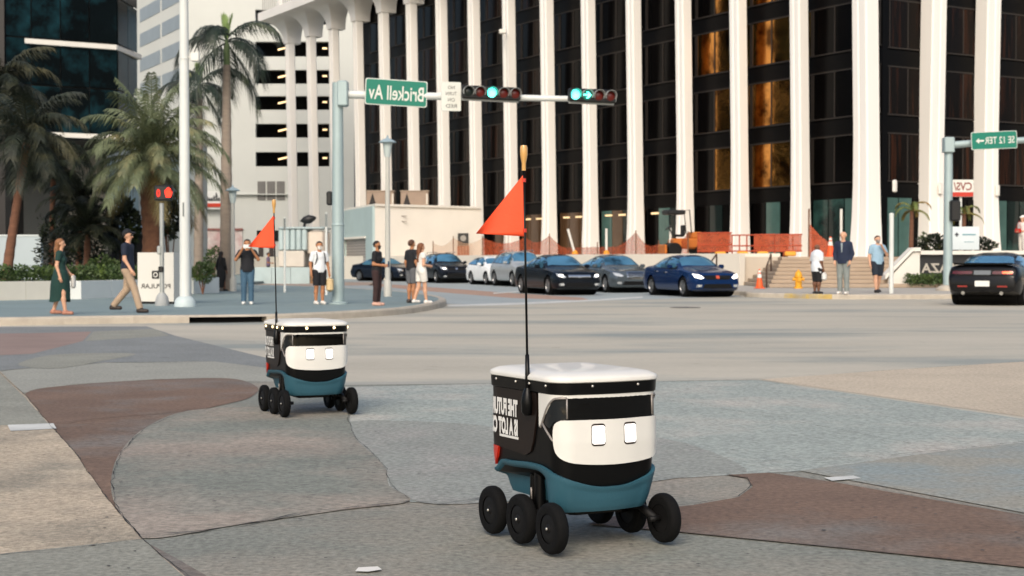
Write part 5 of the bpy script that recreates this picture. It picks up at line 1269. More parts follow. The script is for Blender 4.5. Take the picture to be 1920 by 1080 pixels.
# grey trailer and low wall at the end of the street
p0 = G(575, 527, 0); tr_ = thing('equipment_trailer', 'pale blue grey equipment trailer with ribbed sides behind the man in white shirt', 'trailer', (X(572, 84), 84, 0), R(-4))
M_trl = mat('pale blue trailer panel', '#a6b6b6', .5, metal=.2, var=.12, vs=1)
zt = Z(430, 84); wt_ = 88 / (FPX / 84)
for i in range(5):
    wpn = wt_ * .62 / 5; b = MB(); b.bbox((-wt_ / 2 + wpn * (i + .5), 0, (zt + Z(470, 84)) / 2), (wpn - .03, 1.9, zt - Z(470, 84)), .06); b.build('side_panel', M_trl, tr_)
b = MB(); b.bbox((wt_ * .30, 0, (zt - .1 + Z(478, 84)) / 2), (wt_ * .36, 1.8, zt - .1 - Z(478, 84)), .1); b.build('front_tank', mat('pale tank', '#c7bcae', .4, metal=.3, var=.15, vs=1), tr_)
b = MB(); b.bbox((0, 0, zt + .05), (wt_ * .98, 2.0, .12), .04); b.build('roof', M_trl, tr_)
b = MB(); b.bbox((-wt_ * .22, -.02, (Z(470, 84) + Z(500, 84)) / 2 - .02), (wt_ * .55, 1.85, Z(470, 84) - Z(500, 84)), .04); b.build('locker', mat('cream locker', '#c4bdb0', .6, var=.1), tr_)
b = MB(); b.box((0, 0, Z(502, 84)), (wt_ * .95, 1.6, .10)); b.build('chassis', M_hub, tr_)
b = MB(); b.tube([(wt_ * -.02, 0, zt + .1), (wt_ * -.0, 0, zt + .35)], .08, 8); b.lathe([(.02, -.45), (.2, -.2), (.26, .1), (.12, .4), (.02, .5)], 12, (wt_ * .06, 0, zt + .55), Matrix.Rotation(R(78), 3, 'Y')); b.build('exhaust_cowl', M_sigblk, tr_, 40)
for x in (-.9, .3): b = MB(); b.tube([(x, -.85, .36), (x, -.6, .36)], .36, 18); b.build('wheel', M_tyre, tr_, 40)
o = thing('low_wall', 'pale blue low wall in front of the grey trailer at the street end', 'wall', (X(527, 80), 80, 0)); hh = Z(501, 80)
for i in range(3): b = MB(); b.box((X(527, 80) * 0 - 1.0 + i * 1.02, 0, hh / 2), (1.0, .25, hh)); b.build('wall_panel', M_trl, o)
o = thing('timber_stack', 'tan timber bundle beside the low wall at the street end', 'timber', (X(590, 80), 80.2, 0))
for i in range(5): b = MB(); b.box((0, 0, .08 + i * .17), (.9, .4, .14)); b.build('plank', mat('tan plank', '#8f6f50', .8, var=.2), o)
# ================================================================ palms and planting
def frond_mesh(name, m, L=2.4, e0=50, droop=80, lw=.5, n=46, width=.045, hang=.5, seed=0):
    rnd = random.Random(seed); b = MB(); p = Vector((0, 0, 0)); pts = []; N = 40
    for i in range(N + 1):
        s = i / N; th = R(e0 - droop * s ** 1.35); pts.append(p.copy()); p = p + Vector((math.cos(th), 0, math.sin(th))) * (L / N)
    b.tube(pts[::4], [.028 * (1 - i / 11) + .006 for i in range(len(pts[::4]))], 5)
    for k in range(n):
        s = .10 + .90 * (k + rnd.random() * .5) / n; f = s * N; i = min(int(f), N - 1); o = pts[i].lerp(pts[i + 1], f - i); d = (pts[i + 1] - pts[i]).normalized(); up = Vector((-d.z, 0, d.x))
        ll = lw * (math.sin(math.pi * min(.12 + s * .82, 1)) ** .6 + .12) * rnd.uniform(.85, 1.1)
        for sg in (-1, 1):
            dirv = (Vector((0, sg, 0)) * .80 + d * (.55 + .4 * s) + up * rnd.uniform(.0, .35)).normalized()
            mid = o + dirv * ll * .5; tip = o + dirv * ll - Vector((0, 0, 1)) * ll * hang * rnd.uniform(.7, 1.3); mid -= Vector((0, 0, 1)) * ll * hang * .22
            wv = d * width * .5
            b.add([o - wv * .5, o + wv * .5, mid + wv, tip, mid - wv], [(0, 1, 2, 4), (4, 2, 3)])
    return b.mesh(name, m, recalc=False)
def palm(label, base, top, crown_h, spec, trunk_r, m_trunk, meshes, nfr, name='palm_tree', shaft=None, tilt_max=1.0, rseed=1, group='palm trees', spear=None):
    rnd = random.Random(rseed); o = thing(name, label, 'palm tree', base, 0, group); top = Vector(top) - Vector(base); b = MB(); n = 26; rings = []; pts = []; rad = []
    for i in range(n + 1):
        t = i / n; pts.append(Vector((top.x * t ** 1.15, top.y * t, top.z * t))); r0, r1, r2 = trunk_r
        r = r0 + (r1 - r0) * min(1, t * 2.2) if t < .45 else r1 + (r2 - r1) * (t - .45) / .55
        rad.append(r * (1 + (.05 if i % 2 else -.03)))
    b.tube(pts, rad, 14); b.build('trunk', m_trunk, o, 60)
    if shaft:
        b = MB(); b.tube([top - Vector((0, 0, .05)), top + Vector((0, 0, shaft * .6)), top + Vector((0, 0, shaft))], [trunk_r[2] * .9, trunk_r[2] * .85, trunk_r[2] * .3], 12); b.build('crown_shaft', mat('green crown shaft', '#5f7346', .6, var=.15, vs=3), o, 40)
    for k in range(nfr):
        me = meshes[k * len(meshes) // nfr]
        f = link('frond', me, o, top + Vector((0, 0, (shaft or 0) * .75 + (1 - k / nfr) * crown_h)), R(137.5 * k + rnd.uniform(-12, 12)))
        f.scale = (rnd.uniform(.88, 1.08),) * 3
    if spear:
        for k in range(3): link('spear_leaf', spear, o, top + Vector((0, 0, (shaft or 0) * .8)), R(120 * k))
    return o
M_tk_date = mat('date palm bark', '#5a3c2a', .95, var=.35, vs=6, bump=.8, bs=9)
M_tk_royal = mat('grey palm bark', '#8e8173', .9, var=.15, vs=2, bump=.3, bs=6, stretch=(1, 1, 4))
M_tk_lean = mat('brown palm bark', '#6d4a37', .9, var=.25, vs=3, bump=.4, bs=8, stretch=(1, 1, 4))
M_fr_date = mat('silvery date frond', '#5f684c', .55, var=.35, vs=1.3, col2='#8a7f58', c2s=.8, c2lo=.55, c2hi=.75, spec=.4)
M_fr_dry = mat('olive brown frond', '#645a34', .65, var=.35, vs=1.3)
M_fr_royal = mat('dark royal frond', '#1f2c20', .55, var=.4, vs=1.3, col2='#454f26', c2s=.7, c2lo=.55, c2hi=.75)
M_fr_left = mat('shaded green frond', '#1b2315', .65, var=.4, vs=1.2, col2='#3b381a', c2s=.8, c2lo=.5, c2hi=.7)  # leaf colour darkened to carry the deep shade around these palms
date_m = [frond_mesh('frond', M_fr_date if e > -5 else M_fr_dry, 2.6, e, dr, .54, 60, .042, .75, i) for i, (e, dr) in enumerate(((82, 40), (74, 75), (66, 95), (58, 105), (48, 110), (38, 105), (26, 95), (14, 80), (-2, 70), (-20, 55)))]
pb = P(287, 545, 47); date = palm('stout date palm with silvery arching fronds beside the pedestrian signal', (pb.x, 47, KZ), (P(285, 330, 47).x, 47, P(285, 318, 47).z), .55, None, (.36, .31, .40), M_tk_date, date_m, 46, rseed=2)
roy_m = [frond_mesh('frond', M_fr_royal, 2.6, e, dr, .66, 70, .045, 1.0, 20 + i) for i, (e, dr) in enumerate(((52, 120), (38, 135), (24, 130), (4, 110), (-25, 65), (-50, 35)))]
spear = frond_mesh('spear_leaf', mat('pale young frond', '#7d9558', .6, var=.2), .95, 80, 8, .22, 34, .05, -.5, 77)
palm('tall royal palm with smooth grey trunk and drooping dark fronds', (P(424, 545, 53).x, 53, KZ), (P(425, 130, 53).x, 53, P(425, 122, 53).z), .15, None, (.23, .20, .13), M_tk_royal, roy_m, 9, 'royal_palm', 1.0, rseed=4, spear=spear)
palm('shorter dark palm half hidden behind the white light pole', (P(372, 540, 62).x, 62, KZ), (P(374, 190, 62).x, 62, P(374, 185, 62).z), .15, None, (.20, .18, .12), M_tk_royal, roy_m, 9, 'royal_palm', .6, rseed=9, spear=spear)
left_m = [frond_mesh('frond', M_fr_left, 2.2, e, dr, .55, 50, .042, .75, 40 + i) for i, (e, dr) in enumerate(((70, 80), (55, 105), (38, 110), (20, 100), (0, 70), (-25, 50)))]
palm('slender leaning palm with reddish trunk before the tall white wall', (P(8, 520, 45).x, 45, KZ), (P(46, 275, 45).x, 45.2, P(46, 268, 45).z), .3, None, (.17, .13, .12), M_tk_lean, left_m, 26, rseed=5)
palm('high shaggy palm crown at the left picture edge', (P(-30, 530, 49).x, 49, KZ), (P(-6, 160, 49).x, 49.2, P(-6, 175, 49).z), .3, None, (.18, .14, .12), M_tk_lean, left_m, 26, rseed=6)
small_m = [frond_mesh('frond', M_fr_left, 1.35, e, dr, .42, 34, .05, .6, 60 + i) for i, (e, dr) in enumerate(((75, 70), (55, 95), (32, 90), (5, 60)))]
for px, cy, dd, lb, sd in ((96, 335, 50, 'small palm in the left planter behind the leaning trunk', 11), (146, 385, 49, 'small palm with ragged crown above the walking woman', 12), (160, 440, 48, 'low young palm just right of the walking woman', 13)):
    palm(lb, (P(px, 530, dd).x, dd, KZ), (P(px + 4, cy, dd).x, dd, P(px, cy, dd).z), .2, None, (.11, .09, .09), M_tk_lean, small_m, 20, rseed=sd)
fan_m = [frond_mesh('frond', mat('dull green frond', '#59642f', .6, var=.3, col2='#8a6a30', c2s=.8), 1.05, e, dr, .18, 34, .05, .6, 80 + i) for i, (e, dr) in enumerate(((60, 150), (35, 130), (10, 90)))]
palm('small arching palm in front of the black glass right of the corner column', (P(1708, 480, 63.5).x, 63.5, PZ), (P(1710, 400, 63.5).x, 63.5, P(1710, 396, 63.5).z), .1, None, (.10, .09, .08), M_tk_lean, fan_m, 7, rseed=21)
palm('small arching palm behind the white notice board at right', (P(1806, 470, 63).x, 63, PZ), (P(1808, 405, 63).x, 63, P(1808, 402, 63).z), .1, None, (.10, .09, .08), M_tk_lean, fan_m, 7, rseed=22)
def leaf_mass(name, m, ell, n, size, seed, parent=None, floor=None, pts=None):
    rnd = random.Random(seed); b = MB(); (cx, cy, cz), (rx, ry, rz) = ell
    for _ in range(n):
        while True:
            v = Vector((rnd.uniform(-1, 1), rnd.uniform(-1, 1), rnd.uniform(-1, 1)))
            if .25 < v.length < 1: break
        bumpk = 1 + .22 * math.sin(7 * v.x + seed) * math.cos(6 * v.z + 2 * seed)
        c = Vector((cx + v.x * rx * bumpk, cy + v.y * ry * bumpk, cz + v.z * rz * bumpk)); d = (v.normalized() + Vector((rnd.uniform(-.8, .8), rnd.uniform(-.8, .8), rnd.uniform(-.3, .9)))).normalized()
        s = d.cross(Vector((rnd.uniform(-1, 1), rnd.uniform(-1, 1), rnd.uniform(-1, 1)))).normalized(); l = size * rnd.uniform(.7, 1.4)
        b.add([c, c + d * l * .5 + s * l * .22, c + d * l, c + d * l * .5 - s * l * .22], [(0, 1, 2, 3)])
    return b.build(name, m, parent, recalc=False)
M_lf = mat('dark shrub leaf', '#1a2415', .6, var=.5, vs=2, col2='#4d5a2c', c2s=1.5, c2lo=.52, c2hi=.7)
M_lf2 = mat('green hedge leaf', '#34481f', .6, var=.45, vs=3, col2='#56692c', c2s=2, c2lo=.5, c2hi=.7)
def shrub(label, px, py, D_, wpx, hpx, seed, m=M_lf, size=.14, n=900, zb=None, name='shrub'):
    c = P(px, py, D_); w = wpx / FPX * D_ / 2; h = hpx / FPX * D_ / 2; base = Vector((c.x, c.y, zb if zb is not None else KZ)); o = thing(name, label, 'shrub', base, 0, 'shrubs and bushes')
    leaf_mass('foliage', m, ((0, 0, c.z - base.z), (w, w * .8, h)), n, size, seed, o)
    b = MB(); rnd = random.Random(seed)
    for k in range(4): b.tube([(0, 0, 0), (rnd.uniform(-.5, .5) * w, rnd.uniform(-.4, .4) * w, (c.z - base.z) * .9)], .02, 5)
    b.build('stem', M_tk_lean, o)
shrub('dark tall shrub behind the walking woman', 110, 455, 50, 80, 130, 1, n=1800)
shrub('dark tall shrub between walking woman and man in beige trousers', 165, 445, 49, 70, 150, 2, n=1800)
shrub('dark spiky shrub left of the date palm trunk', 232, 425, 50, 55, 110, 3, n=1300, size=.2)
shrub('dark spiky shrub right of the date palm trunk behind the signal', 318, 405, 51, 45, 80, 4, n=900, size=.2)
shrub('low leafy shrub above the planter wall left of the man in beige trousers', 195, 505, 47, 70, 45, 5, M_lf2, n=1200, size=.1)
shrub('round green bush in the small planter right of the white light pole', 380, 510, 47.5, 44, 36, 6, M_lf2, n=1100, size=.09)
shrub('clipped hedge block behind the figure in black', 402, 485, 70, 40, 40, 7, M_lf2, n=800, size=.12)
shrub('spiky dark bush above the sign wall left of the right pole', 1748, 458, 62, 52, 36, 8, n=900, size=.16, zb=PZ)
shrub('spiky dark bush above the sign wall right of the notice board', 1838, 462, 62, 56, 28, 9, n=800, size=.14, zb=PZ)
def hedge(name, label, a, c, z, w, h, n, seed):
    rnd = random.Random(seed); A_ = Vector(a); C_ = Vector(c); b = MB()
    for _ in range(n):
        p = A_.lerp(C_, rnd.random()) + Vector((0, rnd.uniform(-w / 2, w / 2), z + h * rnd.random() ** .6 * (1 + .25 * math.sin(rnd.random() * 9)))); d = Vector((rnd.uniform(-1, 1), rnd.uniform(-1, .4), rnd.uniform(-.1, 1))).normalized()
        s = d.cross(Vector((rnd.uniform(-1, 1), rnd.uniform(-1, 1), .3))).normalized(); l = rnd.uniform(.07, .14)
        b.add([p, p + d * l * .5 + s * l * .25, p + d * l, p + d * l * .5 - s * l * .25], [(0, 1, 2, 3)])
    o = b.build(name, M_lf2, recalc=False); tag(o, label, 'hedge', None, 'stuff')
A_ = G(-60, 563, KZ); C_ = G(262, 556, KZ)
hedge('ground_cover', 'low green ground cover filling the white planter', (A_.x, A_.y + .8, 0), (C_.x, C_.y + .8, 0), KZ + .3, 1.2, .5, 5200, 31)
hedge('clipped_hedge', 'low clipped hedge in front of the sign wall', (P(1703, 500, 59).x, 59.3, 0), (P(1845, 500, 59).x, 59.3, 0), KZ + .02, .7, .42, 2600, 32)
# ================================================================ people
SKIN = {'light': mat('light skin', '#c99a7c', .6, var=.06, vs=8), 'tan': mat('tan skin', '#a9744f', .6, var=.06, vs=8), 'brown': mat('brown skin', '#6b4630', .6, var=.06, vs=8)}
HAIR = {'dark': mat('dark hair', '#1a1411', .7, var=.3, vs=30), 'brown': mat('brown hair', '#4a2d1c', .7, var=.3, vs=30), 'auburn': mat('auburn hair', '#6f4225', .65, var=.35, vs=25), 'blond': mat('blond brown hair', '#7d5433', .65, var=.35, vs=25)}
def cloth(c, **k): return mat('cloth ' + c, c, .85, var=.12, vs=6, bump=.5, bs=14, **k)
BASE_H = 1.75
STAND = {'L': ((-.095, -.01, .50), (-.10, .02, .085)), 'R': ((.095, -.01, .50), (.10, .02, .085))}
WALK = {'L': ((-.09, -.17, .53), (-.09, -.30, .095)), 'R': ((.09, .06, .50), (.09, .36, .15))}
STEP = {'L': ((-.09, -.08, .51), (-.09, -.12, .085)), 'R': ((.09, .04, .50), (.09, .18, .10))}
REST = {'L': ((-.245, .03, 1.14), (-.265, -.05, .89)), 'R': ((.245, .03, 1.14), (.265, -.05, .89))}
def person(label, px, fy, hpx, face, legs=STAND, arms=REST, top=None, bottom=None, skin='light', hair=('dark', 'short'), shoes='#d8d6d0', female=False, z0=KZ, D=None, res=.013,
           mask=None, cap=None, head_turn=0.0, sleeve=.75, leg_len=1.0, dress=None, hem=.92, jacket=None, name='person', build=1.0, glasses=False):
    base = G(px, fy, z0) if D is None else Vector((P(px, 500, D).x, D, z0))
    sc = hpx / (FPX / base.y) / BASE_H; o = thing(name, label, 'person', base, R(face)); o.scale = (sc,) * 3
    sw = .155 if female else .185; hip = .10 if female else .09; bw = build
    S = {}
    def prims_torso(g=0.0):
        return [((-.06, .005, .95), (.06, .005, .95), .115 * bw, .115 * bw, .85, g), ((0, 0, .98), (0, -.005, 1.14), .15 * bw * (1.02 if female else 1), .135 * bw if female else .148 * bw, .70, g),
                ((0, 0, 1.14), (0, .005, 1.33), (.135 if female else .15) * bw, (.145 if female else .17) * bw, .64, g), ((-sw * .72, .005, 1.41), (sw * .72, .005, 1.41), .068, .068, .9, g)] + \
               ([((-.07, -.075, 1.27), (.07, -.075, 1.27), .06, .06, .8, g)] if female else [])
    def prims_leg(sd, g=0.0):
        kn, an = legs[sd]; x = -hip if sd == 'L' else hip; mid = tuple(kn[i] + (an[i] - kn[i]) * .35 + (0, .015, 0)[i] for i in range(3))
        return [((x, 0, .92), kn, .088 * bw, .056 * bw, 1, g), (kn, mid, .055 * bw, .056 * bw, 1, g), (mid, an, .056 * bw, .038, 1, g)]
    def prims_arm(sd, g=0.0):
        el, wr = arms[sd]; x = -sw if sd == 'L' else sw
        return [((x, .0, 1.415), el, .054 * bw, .041 * bw, 1, g), (el, wr, .041 * bw, .028, 1, g)]
    allp = [p for sd in 'LR' for p in (legs[sd][0], legs[sd][1], arms[sd][0], arms[sd][1])]
    lo = [min([-.30] + [p[i] - .16 for p in allp])if i == 0 else (min([-.34] + [p[1] - .30 for p in allp]) if i == 1 else -.03) for i in range(3)]
    hi = [max([.30] + [p[0] + .16 for p in allp]), max([.30] + [p[1] + .18 for p in allp]), 1.86]
    hx, hy = math.sin(R(head_turn)), -math.cos(R(head_turn))    # head forward
    # --- body
    s = SDF(lo, hi, res)
    for a, b_, ra, rb_, fy_, g in prims_torso() + prims_leg('L') + prims_leg('R') + prims_arm('L') + prims_arm('R'): s.cone(a, b_, ra, rb_, fy_, .03)
    s.cone((0, .01, 1.42), (0, -.012, 1.54), .056, .052, 1, .03)
    s.cone((hx * .0, .0, 1.665), (hx * .03, hy * .03, 1.59), .088, .058, 1.0, .02); s.cone((-hx * .02, -hy * .02, 1.67), (hx * .012, hy * .012, 1.67), .084, .082, 1, .02)
    s.cone((hx * .092, hy * .092, 1.645), (hx * .108, hy * .108, 1.618), .012, .017, 1, .012)
    for e in (-1, 1): s.cone((hy * .086 * e, -hx * .086 * e, 1.66), (hy * .088 * e, -hx * .088 * e, 1.63), .016, .012, 1, .01)
    ex = MB()
    for sd in 'LR':
        an = legs[sd][1]; s.cone((an[0], an[1] + .015, an[2] - .03), (an[0] * 1.08, an[1] - .13, max(an[2] - .05, .035)), .038, .03, 1, .03)
        el = Vector(arms[sd][0]); wr = Vector(arms[sd][1]); d = (wr - el).normalized(); pal = wr + d * .075; s.cone(wr, pal, .030, .033, 1, .015)
        inward = Vector((1 if sd == 'L' else -1, 0, 0)); w = d.cross(inward)
        w = w.normalized() if w.length > .1 else Vector((0, 1, 0)); inn = w.cross(d).normalized()
        for k, (ofs, ln) in enumerate(((-.024, .062), (-.008, .074), (.008, .070), (.024, .055))):
            b0_ = pal + w * ofs + d * .01; ex.tube([b0_, b0_ + d * ln * .5 + inn * .006, b0_ + d * ln * .85 + inn * .024, b0_ + d * ln + inn * .04], [.0095, .009, .0085, .006], 6)
        t0 = wr + d * .03 + w * -.026; ex.tube([t0, t0 + d * .03 - w * .022 + inn * .01, t0 + d * .06 - w * .022 + inn * .022], [.011, .010, .007], 6)
    s.build('body', SKIN[skin], o, ex)
    # --- face
    rt = Vector((-hy, hx, 0)); fw = Vector((hx, hy, 0))
    for e in (-1, 1):
        b = MB(); b.lathe([(.001, -.006), (.011, -.003), (.013, 0), (.011, .003), (.001, .006)], 8, fw * .082 + rt * .033 * e + Vector((0, 0, 1.662)), fw.to_track_quat('Z', 'Y').to_matrix()); b.build('eye', mat('dark eye', '#120d0a', .3, var=0), o, True)
    if not mask: b = MB(); b.bbox(fw * .088 + Vector((0, 0, 1.588)), (.045 if abs(hy) > .7 else .02, .012 if abs(hy) > .7 else .045, .012), .004); b.build('mouth', mat('lip', '#8c4a3f', .6, var=0), o)
    if glasses:
        b = MB(); b.bbox(fw * .098 + Vector((0, 0, 1.663)), (.13, .02, .036), .008, math.atan2(hx, -hy)); b.build('sunglasses', mat('dark glasses', '#0a0a0a', .2, var=0), o)
    if mask:
        s = SDF((-.15, -.2, 1.5), (.15, .15, 1.72), .009); s.cone((hx * .05, hy * .05, 1.625), (hx * .055, hy * .055, 1.585), .066, .052, 1, .02); s.fn(lambda x, y, z: .035 - (x * hx + y * hy)); s.fn(lambda x, y, z: z - 1.642); s.build('face_mask', cloth(mask), o)
    # --- hair / cap
    hc, hs = hair
    if hs != 'bald':
        s = SDF((-.22, -.22, 1.05), (.22, .24, 1.86), .011)
        s.cone((-hx * .018, -hy * .018, 1.675), (-hx * .005, -hy * .005, 1.685), .098, .094, 1, .02)
        if hs == 'short': s.fn(lambda x, y, z: (1.665 - z) + (x * hx + y * hy) * .9 + 0 * z)
        else:
            s.cone((-hx * .05, -hy * .05, 1.66), (-hx * .075, -hy * .075, 1.50), .085, .075, .9, .04)
            if hs == 'long': s.cone((-hx * .08, -hy * .08, 1.52), (-hx * .10, -hy * .10, 1.24), .078, .045, .8, .04)
            s.fn(lambda x, y, z: np.maximum((x * hx + y * hy) - .03 - np.maximum(z - 1.70, 0) * 2.0, -1))
        s.build('hair', HAIR[hc], o)
    if cap:
        s = SDF((-.25, -.27, 1.55), (.25, .25, 1.88), .011); s.cone((-hx * .012, -hy * .012, 1.69), (-hx * .008, -hy * .008, 1.70), .104, .10, 1, .02); s.fn(lambda x, y, z: 1.70 - z)
        s.cone((hx * .08, hy * .08, 1.705), (hx * .155, hy * .155, 1.70), .035, .03, 1, .02); s.fn(lambda x, y, z: 1.692 - z); s.build('cap', cloth(cap), o)
    # --- clothes
    if top:
        s = SDF(lo, hi, res)
        g = .02
        for a, b_, ra, rb_, fy_, _ in prims_torso(): s.cone(a, b_, ra, rb_, fy_, .04, grow=g)
        if hem < .93: s.cone((0, 0, hem), (0, 0, 1.0), .15 * bw, .15 * bw, .78, .04, grow=g + .005)
        for sd in 'LR':
            pa_ = prims_arm(sd); gg = .022
            if sleeve <= 1: s.cone(pa_[0][0], pa_[0][1], pa_[0][2], pa_[0][3], 1, .03, grow=gg, cut=sleeve)
            else: s.cone(pa_[0][0], pa_[0][1], pa_[0][2], pa_[0][3], 1, .03, grow=gg - .004); s.cone(pa_[1][0], pa_[1][1], pa_[1][2], pa_[1][3], 1, .03, grow=gg - .006, cut=sleeve - 1)
        s.fn(lambda x, y, z: np.where(np.abs(x) < .21, hem - z, -1) if not dress else hem - z)
        s.fn(lambda x, y, z: .088 - np.sqrt(x * x + (y + .035) ** 2 + (z - 1.545) ** 2))
        sh = s.build('shirt' if not dress else 'dress_top', cloth(top), o)
        if jacket:
            b = MB(); b.ext([(-.008, 1.18), (.008, 1.18), (.03, 1.44), (-.03, 1.44)], (0, -.132, 0), (1, 0, 0), UP, (0, -1, 0), 0, .006); b.build('zip_panel', cloth(jacket), o)
    if bottom:
        s = SDF(lo, hi, res); wz = 1.03
        for a, b_, ra, rb_, fy_, _ in prims_torso()[:2]: s.cone(a, b_, ra, rb_, fy_, .03, grow=.013)
        for sd in 'LR':
            pl_ = prims_leg(sd); full = leg_len; gg = .022 if full > .9 else .036
            s.cone(pl_[0][0], pl_[0][1], pl_[0][2], pl_[0][3], 1, .02, grow=gg, cut=min(full * 2, 1.2) if full < .5 else None)
            if full >= .5:
                kn, an = legs[sd]; kn_ = np.array(kn); an_ = np.array(an); gl = gg if not female else .02
                s.cone(kn, an, .056, .048, 1, .02, grow=gl, cut=min(1.0, (full - .5) * 2))
        s.fn(lambda x, y, z: z - wz); s.build('trousers' if leg_len > .6 else 'shorts', cloth(bottom), o)
    if dress:
        b = MB(); rings = []; la, ra_ = legs['L'][1], legs['R'][1]
        zs = dress
        for i in range(9):
            t = i / 8; z = 1.04 + (zs - 1.04) * t; cy = (la[1] + ra_[1]) / 2 * t * .6; yspread = .5 * abs(la[1] - ra_[1]) * t * .75
            rx = .185 + .03 * math.sin(math.pi * min(t * 1.3, 1)) - .045 * t; ry = .145 + .03 * math.sin(math.pi * min(1, t * 1.2)) + yspread * .8
            rings.append([Vector((rx * math.cos(a) * (1 + .05 * math.sin(5 * a) * t), cy + ry * math.sin(a) * (1 + .06 * math.sin(4 * a + 1) * t), z + .03 * math.sin(2 * a) * t)) for a in [2 * math.pi * k / 28 for k in range(28)]])
        b.loft(rings, True, False); b.build('skirt', cloth(top), o, True)
    for sd in 'LR':
        an = legs[sd][1]; zc = an[2] - .085
        s = SDF((an[0] - .12, an[1] - .27, -.02), (an[0] + .12, an[1] + .14, .28), .011)
        s.cone((an[0], an[1] + .035, zc + .045), (an[0] * 1.08, an[1] - .15, zc + .040), .050, .043, 1, .03); s.cone((an[0], an[1] + .01, zc + .05), (an[0], an[1], zc + .095), .05, .05, 1, .03)
        zt_ = zc + .105; s.fn(lambda x, y, z: np.maximum(zc + .002 - z, z - zt_)); s.build('shoe', mat('shoe ' + shoes, shoes, .6, var=.1, vs=10), o)
    return o
def hand_pos(o, arms, sd, ext=.10):
    el = Vector(arms[sd][0]); wr = Vector(arms[sd][1]); p = wr + (wr - el).normalized() * ext
    return Matrix.LocRotScale(o.location, o.rotation_euler, o.scale) @ p
def prop(name, label, cat, bmb, m, loc, rz=0.0, extra=()):
    e = thing(name, label, cat, loc, rz); bmb.build('case' if name == 'phone' else 'body', m, e, 40)
    for nm, bb, mm in extra: bb.build(nm, mm, e)
    return e
SW = {'L': ((-.235, -.02, 1.14), (-.25, -.16, .93)), 'R': ((.24, .08, 1.15), (.25, .02, .90))}
p = person('woman in dark green dress with long hair walking right past the planter', 114, 590, 141, 96, STEP, {'L': ((-.20, .05, 1.14), (-.21, -.02, .90)), 'R': ((.20, -.04, 1.13), (.20, -.18, .95))}, top='#12352f', hair=('blond', 'long'), shoes='#a4705a', female=True, dress=.32, sleeve=.6, head_turn=0, res=.012)
hp_ = hand_pos(p, {'L': ((-.20, .05, 1.14), (-.21, -.02, .90)), 'R': ((.20, -.04, 1.13), (.20, -.18, .95))}, 'R', .12); b = MB(); b.bbox((0, 0, -.08), (.07, .20, .26), .03); prop('handbag', 'small white handbag held by the woman in green dress', 'bag', b, mat('white bag', '#d4d0c8', .6), hp_, R(6))
person('man in navy shirt, beige trousers and cap walking right', 240, 587, 154, 84, WALK, SW, top='#141e30', bottom='#a58f78', skin='light', hair=('dark', 'short'), cap='#11151c', shoes='#2b211b', sleeve=.7, hem=.90, glasses=True, res=.012)
AR = {'L': ((-.30, -.14, 1.22), (-.12, -.27, 1.50)), 'R': ((.30, -.14, 1.22), (.12, -.27, 1.50))}
p = person('man in black shirt and blue jeans filming with a phone', 464, 571, 121, 8, STAND, AR, top='#14161b', bottom='#3f5d72', skin='tan', hair=('dark', 'short'), shoes='#dcdcd6', hem=.88)
b = MB(); b.bbox((0, 0, 0), (.17, .012, .085), .004); lb = MB(); lb.box((.055, -.008, .02), (.02, .006, .02)); M4 = Matrix.LocRotScale(p.location, p.rotation_euler, p.scale); prop('phone', 'white phone held up sideways by the filming man', 'phone', b, mat('white phone', '#d9d9d4', .4), M4 @ Vector((0, -.36, 1.575)), R(8), [('lens', lb, M_sigblk)])
AB = {'L': ((-.25, .05, 1.14), (-.26, -.04, .90)), 'R': ((.25, .02, 1.14), (.27, -.06, .88))}
p = person('man in white shirt and black shorts with white mask and backpack', 599, 571, 117, 28, STAND, AB, top='#d7dadb', bottom='#15151a', skin='tan', hair=('dark', 'short'), shoes='#d8d4cc', mask='#dcdad2', leg_len=.46, head_turn=-10, hem=.90)
M4 = Matrix.LocRotScale(p.location, p.rotation_euler, p.scale)
b = MB(); b.bbox((0, .22, 1.22), (.30, .17, .46), .06); e = prop('backpack', 'black backpack worn by the man in white shirt', 'backpack', b, cloth('#17171c'), p.location, p.rotation_euler.z); e.scale = p.scale
for sx in (-.11, .11):
    b = MB(); b.tube([(sx, .16, 1.42), (sx, .05, 1.50), (sx, -.10, 1.44), (sx * 1.1, -.145, 1.30), (sx * 1.3, -.06, 1.12), (sx, .15, 1.05)], .016, 6); b.build('strap', cloth('#17171c'), e, True)
b = MB(); b.bbox((0, 0, -.20), (.16, .22, .34), .05); hb = MB(); hb.tube([(0, -.06, -.05), (0, 0, .02), (0, .06, -.05)], .008, 6); prop('carrier_bag', 'pale carrier bag in the hand of the masked man in white shirt', 'bag', b, mat('pale yellow bag', '#d2b98c', .7, var=.15), hand_pos(p, AB, 'R', .1), .4, [('handle', hb, M_conew)])
AP = {'L': ((-.20, .02, 1.13), (-.10, -.22, 1.10)), 'R': ((.20, .02, 1.13), (.10, -.22, 1.10))}
p = person('woman in black top, dark leggings and black mask facing right', 707, 573, 120, 72, STAND, AP, top='#101013', bottom='#33201f', skin='tan', hair=('dark', 'short'), shoes='#c49a88', female=True, mask='#0d0d0e', hem=.84, leg_len=.97)
b = MB(); b.bbox((0, 0, 0), (.08, .012, .15), .004); lb = MB(); lb.box((0, -.008, 0), (.07, .003, .13)); prop('phone', 'dark blue phone held by the woman in black', 'phone', b, mat('blue phone', '#1d3a5c', .4), Matrix.LocRotScale(p.location, p.rotation_euler, p.scale) @ Vector((0, -.34, 1.13)), R(72), [('screen', lb, M_cglass)])
person('man in black shirt and grey shorts standing behind the long haired woman', 772, 568, 117, 130, STAND, REST, top='#17181c', bottom='#5d5f62', skin='tan', hair=('brown', 'short'), shoes='#3a3432', leg_len=.44)
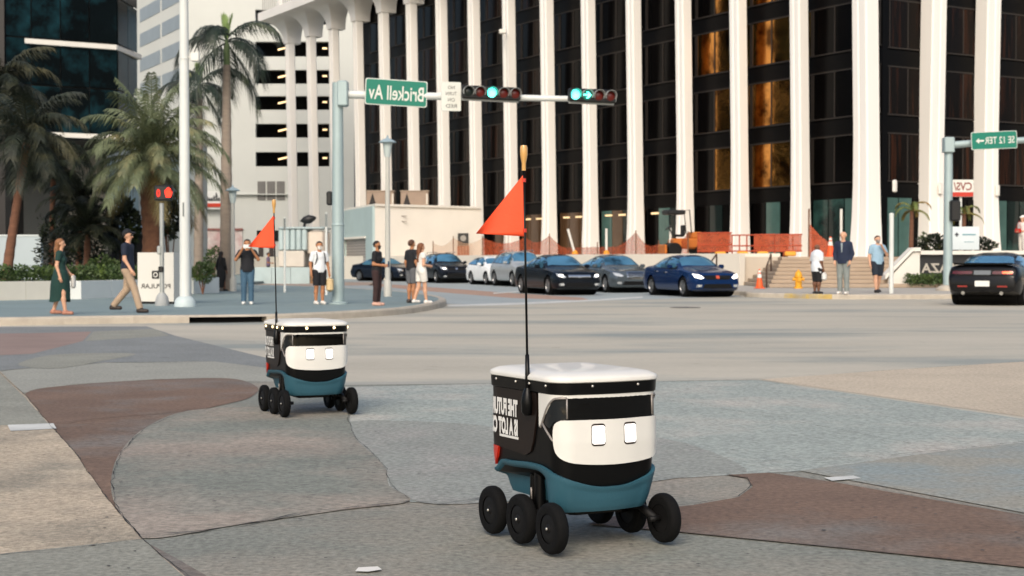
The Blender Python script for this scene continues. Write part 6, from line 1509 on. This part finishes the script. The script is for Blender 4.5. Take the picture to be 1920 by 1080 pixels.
person('woman with long auburn hair in white shorts suit beside the man in black shirt', 790, 569, 112, 118, STEP, AP, top='#d9d5cc', bottom='#d9d5cc', skin='light', hair=('auburn', 'long'), shoes='#d9d6cf', female=True, leg_len=.34, sleeve=.35)
p = person('bald man in oversized white shirt and black shorts on the far sidewalk', 1532, 551, 92, 120, STAND, REST, top='#d5dade', bottom='#121216', skin='brown', hair=('dark', 'bald'), shoes='#232325', leg_len=.50, hem=.80, build=1.42, sleeve=.9)
b = MB(); b.bbox((0, 0, -.16), (.14, .2, .26), .05); hb = MB(); hb.tube([(0, -.05, -.04), (0, 0, .02), (0, .05, -.04)], .008, 6); prop('carrier_bag', 'white carrier bag hanging from the hand of the bald man', 'bag', b, mat('white carrier', '#d8d8d4', .6, var=.1), hand_pos(p, REST, 'L', .1), .3, [('handle', hb, M_conew)])
person('man in navy jacket and grey trousers looking left before the steps', 1581, 552, 117, -32, STAND, {'L': ((-.25, .02, 1.14), (-.22, -.08, .93)), 'R': ((.25, .02, 1.14), (.22, -.08, .93))}, top='#17233a', bottom='#7d8481', skin='light', hair=('dark', 'bald'), shoes='#cfc9c2', sleeve=1.95, hem=.86, jacket='#8f9a9e', build=1.05)
AH = {'L': ((-.26, .03, 1.14), (-.27, -.06, .90)), 'R': ((.27, -.10, 1.17), (.06, -.22, 1.42))}
person('man in light blue shirt and dark shorts raising a hand to his mouth', 1645, 549, 106, 10, STEP, AH, top='#8fadc0', bottom='#1a2430', skin='light', hair=('dark', 'short'), shoes='#1c1c1e', leg_len=.46, hem=.88, build=1.08, mask='#8a8784')
person('figure in long black robe walking away behind the man filming', 415, 546, 74, 150, STEP, REST, top='#0e0e10', skin='brown', hair=('dark', 'long'), shoes='#1a1a1a', female=True, dress=.18, sleeve=1.9, res=.018)
person('tiny distant pedestrian in purple top left of the grey trailer', 503, 526, 52, 95, STEP, AP, top='#6a5a72', bottom='#16161a', skin='tan', hair=('dark', 'short'), shoes='#26262a', z0=0, res=.02)
p = person('person in white cap and white shirt on the podium at the right edge', 1917, 489, 76, -60, STAND, AP, top='#d9d5ce', bottom='#cfc9c0', skin='light', hair=('dark', 'short'), cap='#dedcd6', shoes='#2a2a2a', z0=PZ, D=66.8, res=.018)
b = MB(); b.bbox((0, 0, 0), (.34, .12, .2), .04); hb = MB(); hb.tube([(-.15, .02, .08), (-.05, .12, .45), (.15, .02, .08)], .012, 6)
prop('red_satchel', 'red satchel carried by the person in white cap at the right edge', 'bag', b, cloth('#b02a20'), Matrix.LocRotScale(p.location, p.rotation_euler, p.scale) @ Vector((0, -.27, 1.12)), R(-60), [('strap', hb, cloth('#b02a20'))])
